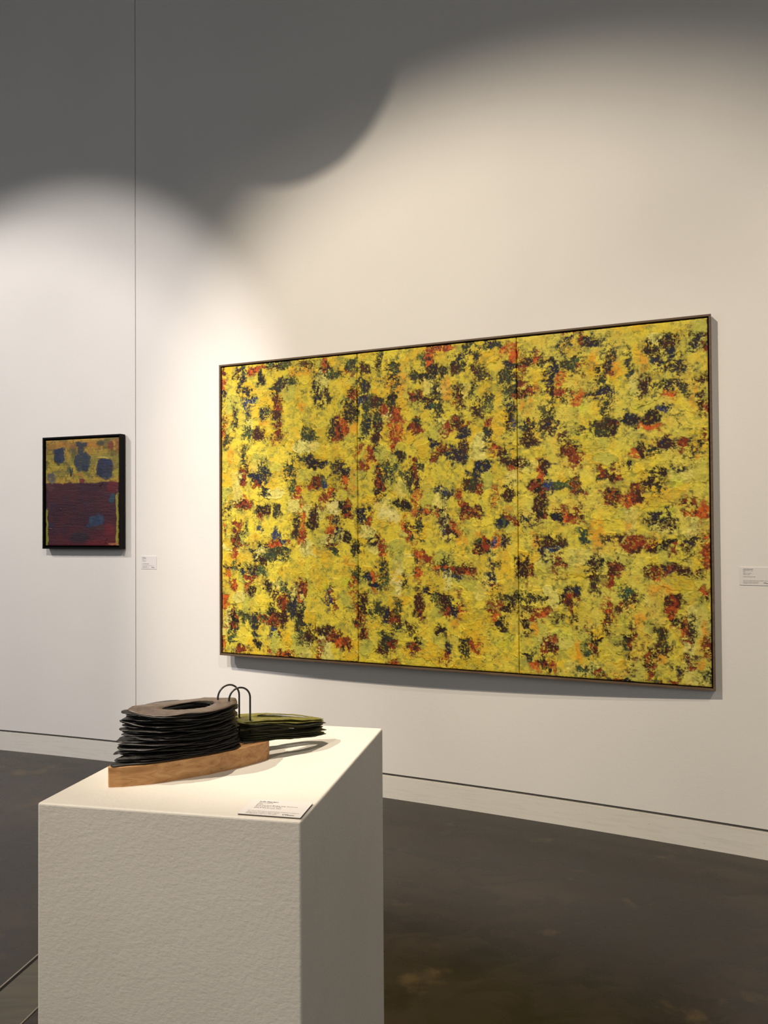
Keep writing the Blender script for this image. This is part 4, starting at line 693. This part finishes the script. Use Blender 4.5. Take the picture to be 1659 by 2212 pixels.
# ------------------------------------------------------------------ the plinth
def plinth():
    m = M('plinth_paint', .55, .35)
    v = m.co()
    c = m.mix(m.ramp(m.noise(v, 3, 4), [(.35, G(0)), (.75, G(1))]), lin(226, 221, 212), lin(216, 210, 200))
    m.color(c)
    h = m.math('ADD', m.math('MULTIPLY', m.noise(v, 120, 3, .6), .6), m.math('MULTIPLY', m.noise(m.co((60, 60, 190)), 1.6, 3), .3))
    m.bump(h, .55, .0018)
    c4 = [(-.5304, 1.22), (-.1201, 1.1366), (-.0056, 1.6514), (-.4078, 1.7399)]
    cx = sum(p[0] for p in c4) / 4; cy = sum(p[1] for p in c4) / 4
    bm = bmesh.new()
    a = [bm.verts.new((p[0] - cx, p[1] - cy, 0)) for p in c4]; b = [bm.verts.new((p[0] - cx, p[1] - cy, 1.0)) for p in c4]
    bm.faces.new(list(reversed(a))); bm.faces.new(b)
    for i in range(4): bm.faces.new((a[i], a[(i + 1) % 4], b[(i + 1) % 4], b[i]))
    bmesh.ops.bevel(bm, geom=[e for e in bm.edges if max(e.verts[0].co.z, e.verts[1].co.z) > .5], offset=.0035, segments=3, profile=.5, affect='EDGES')
    o = bm_obj('plinth', bm, m.m)
    o.location = (cx, cy, 0)
    tag(o, 'tall white painted box plinth carrying the sculpture', 'plinth')
plinth()

def plinth_card():
    p = Vector((-.2156, 1.1630, 1.0)); q = Vector((-.1221, 1.1435, 1.0)); d = (q - p); w = d.length; ang = math.atan2(d.y, d.x)
    root = empty('caption_card', p, ang)
    tag(root, 'white caption card lying flat on the front corner of the plinth top', 'label')
    H = .062
    bm_obj('foam_core', box_bm(.0008, w - .0008, .0008, H - .0008, 0, .0022), M('foam_core_shade', .8).color(lin(98, 90, 80)).m, root)  # dark colour of the core paints the shadow gap under the card
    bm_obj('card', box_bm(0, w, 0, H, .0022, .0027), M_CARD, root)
    z = .00285
    text_mesh('lettering', [(15 * mm, 52.0 * mm, 4.6 * mm, True, 'Lydia Magadzire'), (15 * mm, 46.8 * mm, 4.0 * mm, False, 'Sacred Shards'),
                            (15 * mm, 42.0 * mm, 4.0 * mm, False, '2023'), (15 * mm, 37.2 * mm, 4.0 * mm, False, 'Recycled Steel, Binding Strip, Pinewood'),
                            (15 * mm, 32.4 * mm, 4.0 * mm, False, '46.00 x 23.50 x 16.00 cm'), (15 * mm, 26.6 * mm, 4.2 * mm, False, 'ZAR 8 900.00 excl. VAT')], M_INK, root, 0, 0, z, ('x', 'y'))
    text_mesh('small_print', [(11 * mm, 13.4 * mm, 3.4 * mm, False, 'For more information and purchase enquiries contact us'), (11 * mm, 8.4 * mm, 3.4 * mm, False, 'gallery shop manager | Thuso Nkosi'),
                              (11 * mm, 3.8 * mm, 3.4 * mm, False, 'info@gallery.co.za | 011 000 0000')], M_INK2, root, 0, 0, z, ('x', 'y'))
    text_mesh('logo', [(66 * mm, 4.2 * mm, 6 * mm, True, 'VThuso')], M_INK, root, 0, 0, z, ('x', 'y'))
plinth_card()

# ------------------------------------------------------------------ the sculpture: leaf-shaped steel pages bound on a wooden base
def smooth_loop(pts, n):
    P = np.array(pts, float); k = len(P); out = []
    for i in range(n):
        t = i * k / n; a = int(t); f = t - a
        p0, p1, p2, p3 = P[(a - 1) % k], P[a % k], P[(a + 1) % k], P[(a + 2) % k]
        out.append(.5 * ((2 * p1) + (-p0 + p2) * f + (2 * p0 - 5 * p1 + 4 * p2 - p3) * f * f + (-p0 + 3 * p1 - 3 * p2 + p3) * f ** 3))
    return np.array(out)
def sculpture():
    O = Vector((-.33, 1.40, 1.0))
    root = empty('bound_leaf_sculpture', O)
    tag(root, 'sculpture of stacked dark leaf-shaped rings bound with wire hoops on a pale wooden base', 'sculpture')
    rnd = random.Random(12)
    # base
    w = M('pale_pine', .5, .4)
    v = w.co((1.6, 5.5, 9))
    grain = w.noise(v, 9, 5, .6, 1.4)
    c = w.ramp(grain, [(.28, lin(150, 104, 62)), (.5, lin(186, 138, 88)), (.72, lin(204, 160, 110))])
    kn = w.noise(w.co((22, 22, 60)), 1.3, 4, .6)
    c = w.mix(w.ramp(kn, [(.66, G(0)), (.74, G(.75))]), c, lin(92, 54, 32))
    w.color(c); w.bump(w.noise(w.co((10, 10, 90)), 6, 3), .12, .0006)
    bp = [(-.4455, 1.2885), (-.425, 1.2900), (-.382, 1.3025), (-.3407, 1.3253), (-.2984, 1.3513), (-.2559, 1.3864), (-.2234, 1.4194), (-.2125, 1.4345),
          (-.2095, 1.446), (-.2150, 1.456), (-.2404, 1.468), (-.285, 1.472), (-.335, 1.455), (-.385, 1.415), (-.422, 1.362), (-.444, 1.315), (-.4490, 1.2960)]
    base = prism('wooden_base', [(x - O.x, y - O.y) for x, y in bp], 0, .032, w.m, root, .0016)
    # pages
    def page_mat(name, a, b, rim, rough):
        m = M(name, rough, .5)
        v = m.co()
        c = m.ramp(m.noise(v, 55, 5, .65), [(.32, a), (.66, b)])
        sp = m.noise(v, 330, 3, .7)
        c = m.mix(m.ramp(sp, [(.60, G(0)), (.70, G(.55))]), c, rim)
        m.color(c)
        m.bump(m.math('ADD', m.noise(v, 120, 4, .65), m.math('MULTIPLY', sp, .5)), .6, .0012)
        return m.m
    m_dark = page_mat('blackened_sheet', lin(22, 21, 21), lin(40, 37, 35), lin(84, 78, 72), .46)
    m_brown = page_mat('brown_sheet', lin(74, 61, 52), lin(108, 92, 80), lin(140, 124, 108), .45)
    m_green = page_mat('mossy_sheet', lin(84, 82, 30), lin(132, 126, 52), lin(56, 52, 26), .6)
    m_gdark = page_mat('dark_mossy_sheet', lin(28, 29, 18), lin(58, 58, 30), lin(92, 88, 58), .5)
    N = 64
    low = smooth_loop([(-.4435, 1.2915), (-.420, 1.2935), (-.378, 1.306), (-.336, 1.330), (-.295, 1.356), (-.262, 1.386), (-.2585, 1.415), (-.285, 1.450), (-.330, 1.452), (-.375, 1.420), (-.420, 1.362), (-.438, 1.322)], N)
    black = smooth_loop([(-.439, 1.355), (-.4163, 1.337), (-.3758, 1.323), (-.336, 1.325), (-.2965, 1.344), (-.2700, 1.388), (-.2655, 1.422), (-.2860, 1.4535), (-.329, 1.4636), (-.371, 1.447), (-.412, 1.405), (-.4275, 1.378)], N)
    bhole = smooth_loop([(-.385, 1.366), (-.352, 1.360), (-.318, 1.376), (-.3055, 1.405), (-.312, 1.430), (-.336, 1.428), (-.362, 1.408), (-.379, 1.386)], N)
    green = smooth_loop([(-.280, 1.468), (-.266, 1.436), (-.238, 1.432), (-.190, 1.461), (-.145, 1.496), (-.122, 1.548), (-.165, 1.550), (-.205, 1.532), (-.248, 1.508), (-.273, 1.490)], N)
    ghole = smooth_loop([(-.226, 1.466), (-.186, 1.488), (-.155, 1.518), (-.148, 1.534), (-.172, 1.530), (-.205, 1.512), (-.232, 1.490), (-.238, 1.474)], N)
    # start the hole loop at the angle of the outline's first point so the ring strip does not twist
    def align(outer, inner):
        c = inner.mean(0)
        ao = np.arctan2(outer[:, 1] - c[1], outer[:, 0] - c[0]); ai = np.unwrap(np.arctan2(inner[:, 1] - c[1], inner[:, 0] - c[0]))
        res = np.zeros_like(outer)
        aw = np.concatenate([ai, [ai[0] + 2 * np.pi]]); px = np.append(inner[:, 0], inner[0, 0]); py = np.append(inner[:, 1], inner[0, 1])
        for i, a in enumerate(ao):
            a = a + 2 * np.pi * np.ceil((aw[0] - a) / (2 * np.pi))
            res[i] = (np.interp(a, aw, px), np.interp(a, aw, py))
        return res
    def page(outer, inner, z, pivot, rot, shift, scale, tipz, wav, mat, th=.0010, label=None, tipdir=None):
        nr = 5
        inn = align(outer, inner)
        bm = bmesh.new(); rows_t, rows_b = [], []
        ph = [rnd.random() * 6.28 for _ in range(6)]
        for r in range(nr):
            f = r / (nr - 1)
            rt, rb = [], []
            for i in range(N):
                p = inn[i] * (1 - f) + outer[i] * f
                an = i / N * 2 * math.pi
                if r == nr - 1:      # torn edge
                    n = outer[i] - outer.mean(0); n = n / np.hypot(*n)
                    p = p + n * ((rnd.random() - .5) * .0022 + .0016 * math.sin(5 * an + ph[0]) + .0012 * math.sin(11 * an + ph[1]))
                if r == 0: p = p + np.array([(rnd.random() - .5) * .0016, (rnd.random() - .5) * .0016])
                d = (p - np.array(pivot)) * scale
                cs, sn = math.cos(rot), math.sin(rot)
                x, y = pivot[0] + d[0] * cs - d[1] * sn + shift[0], pivot[1] + d[0] * sn + d[1] * cs + shift[1]
                L = np.hypot(*d) / .17
                zz = z + tipz * L ** 1.6 + wav * f * (math.sin(2 * an + ph[2]) + .7 * math.sin(3 * an + ph[3]) + .35 * math.sin(7 * an + ph[4])) + (rnd.random() - .5) * .0004
                e = .5 * th * (1.0 if r < nr - 1 else .75)
                rt.append(bm.verts.new((x - O.x, y - O.y, zz - O.z + e))); rb.append(bm.verts.new((x - O.x, y - O.y, zz - O.z - e)))
            rows_t.append(rt); rows_b.append(rb)
        for r in range(nr - 1):
            for i in range(N):
                j = (i + 1) % N
                bm.faces.new((rows_t[r][i], rows_t[r + 1][i], rows_t[r + 1][j], rows_t[r][j]))
                bm.faces.new((rows_b[r][i], rows_b[r][j], rows_b[r + 1][j], rows_b[r + 1][i]))
        for i in range(N):
            j = (i + 1) % N
            bm.faces.new((rows_t[-1][i], rows_b[-1][i], rows_b[-1][j], rows_t[-1][j]))
            bm.faces.new((rows_t[0][i], rows_t[0][j], rows_b[0][j], rows_b[0][i]))
        o = bm_obj('leaf_page', bm, mat, root, True)
        if label: o['label'] = label
    NB = 30
    pv = (-.285, 1.425)
    for k in range(NB):
        t = k / (NB - 1)
        z = 1.0345 + .0695 * t ** .92 + (.003 if k == NB - 1 else 0)
        rot = (rnd.random() - .5) * .10 * min(1, k / 3)
        sh = ((rnd.random() - .5) * .008 * min(1, k / 3), (rnd.random() - .5) * .004 * min(1, k / 3))
        top = k == NB - 1
        wav = .0012 + .0010 * rnd.random()
        if k < 3: wav = .0004
        mo = min(1.0, t * 1.15) ** .45
        page(low * (1 - mo) + black * mo, bhole + np.array([0, -.018]) * (1 - mo), z, pv, rot, sh, 1 + (rnd.random() - .5) * .09 * min(1, k / 3), .0035 * t + (rnd.random() - .5) * .006 * (1 if k > 3 else .15), wav,
             m_brown if top else m_dark, label='brown textured top sheet of the dark stack' if top else None)
    NG = 12
    pg = (-.257, 1.452)
    for k in range(NG):
        t = k / (NG - 1)
        upper = k >= 6
        z = (1.0352 + .0022 * k) if not upper else (1.0570 + .0026 * (k - 6))
        rot = (rnd.random() - .5) * .08 - (.03 if not upper else 0)
        tz = (-.026 + (rnd.random() - .5) * .005) if upper else (-.0185 + (rnd.random() - .5) * .0015)
        page(green, ghole, z, pg, rot, ((rnd.random() - .5) * .003, (rnd.random() - .5) * .004), 1 + (rnd.random() - .5) * .04, tz, .0006 + .0007 * rnd.random(),
             m_green if k >= 10 else m_gdark, label='moss green top sheet of the right stack' if k == NG - 1 else None)
    # wire hoops
    wm = M('dark_wire', .35, .5); wm.b.inputs['Metallic'].default_value = .7; wm.color(lin(70, 68, 68))
    for (a, b, zt) in (((-.300, 1.435), (-.2665, 1.461), 1.1315), ((-.277, 1.420), (-.2432, 1.441), 1.1300)):
        a, b = Vector(a + (0,)), Vector(b + (0,)); mid = (a + b) / 2; r = (b - a).length / 2; d = (b - a).normalized()
        zc = zt - r
        path = [Vector((a.x, a.y, 1.0315)), Vector((a.x, a.y, zc - .02))]
        for i in range(19):
            th = math.pi - math.pi * i / 18
            p = mid + d * (r * math.cos(th)); path.append(Vector((p.x, p.y, zc + r * math.sin(th))))
        path += [Vector((b.x, b.y, zc - .02)), Vector((b.x, b.y, 1.0315))]
        bm_obj('wire_hoop', tube([p - O for p in path], .0017, 10), wm.m, root, True)
    tm = M('tag_metal', .4).color(lin(120, 112, 100)).m
    bm_obj('hoop_plate', box_bm(-.262 - O.x, -.235 - O.x, 1.428 - O.y, 1.450 - O.y, .032, .0338, .0004, 1), tm, root)
sculpture()

# ------------------------------------------------------------------ unseen blocker added to cast the rounded wall shadow (above the picture's edge)
def shadow_blocker(loc, label):
    root = empty('lamp_shaped_blocker', loc)
    tag(root, label, 'light blocker')
    m = M('blocker_enamel', .45).color(lin(60, 60, 62)).m
    R_ = .108
    prof = [(R_ * math.sin(a), -R_ * math.cos(a)) for a in [i * math.pi / 2 / 8 for i in range(9)]] + [(R_, .16), (.05, .20), (.016, .215)]
    bm_obj('blocker_head', lathe(prof), m, root, True)
    bm_obj('stem', lathe([(.009, .21), (.009, HZ - loc[2] - .02)], 12), m, root, True)
    bm_obj('blocker_rose', lathe([(.05, HZ - loc[2] - .03), (.05, HZ - loc[2])], 20), m, root)
tgt = Vector((-.62, 4.43, 4.16))
_p = LIGHT_B + (tgt - LIGHT_B) * .15
shadow_blocker((_p.x, _p.y, _p.z), 'unseen dark bullet shape added to cast the rounded shadow on the wall')
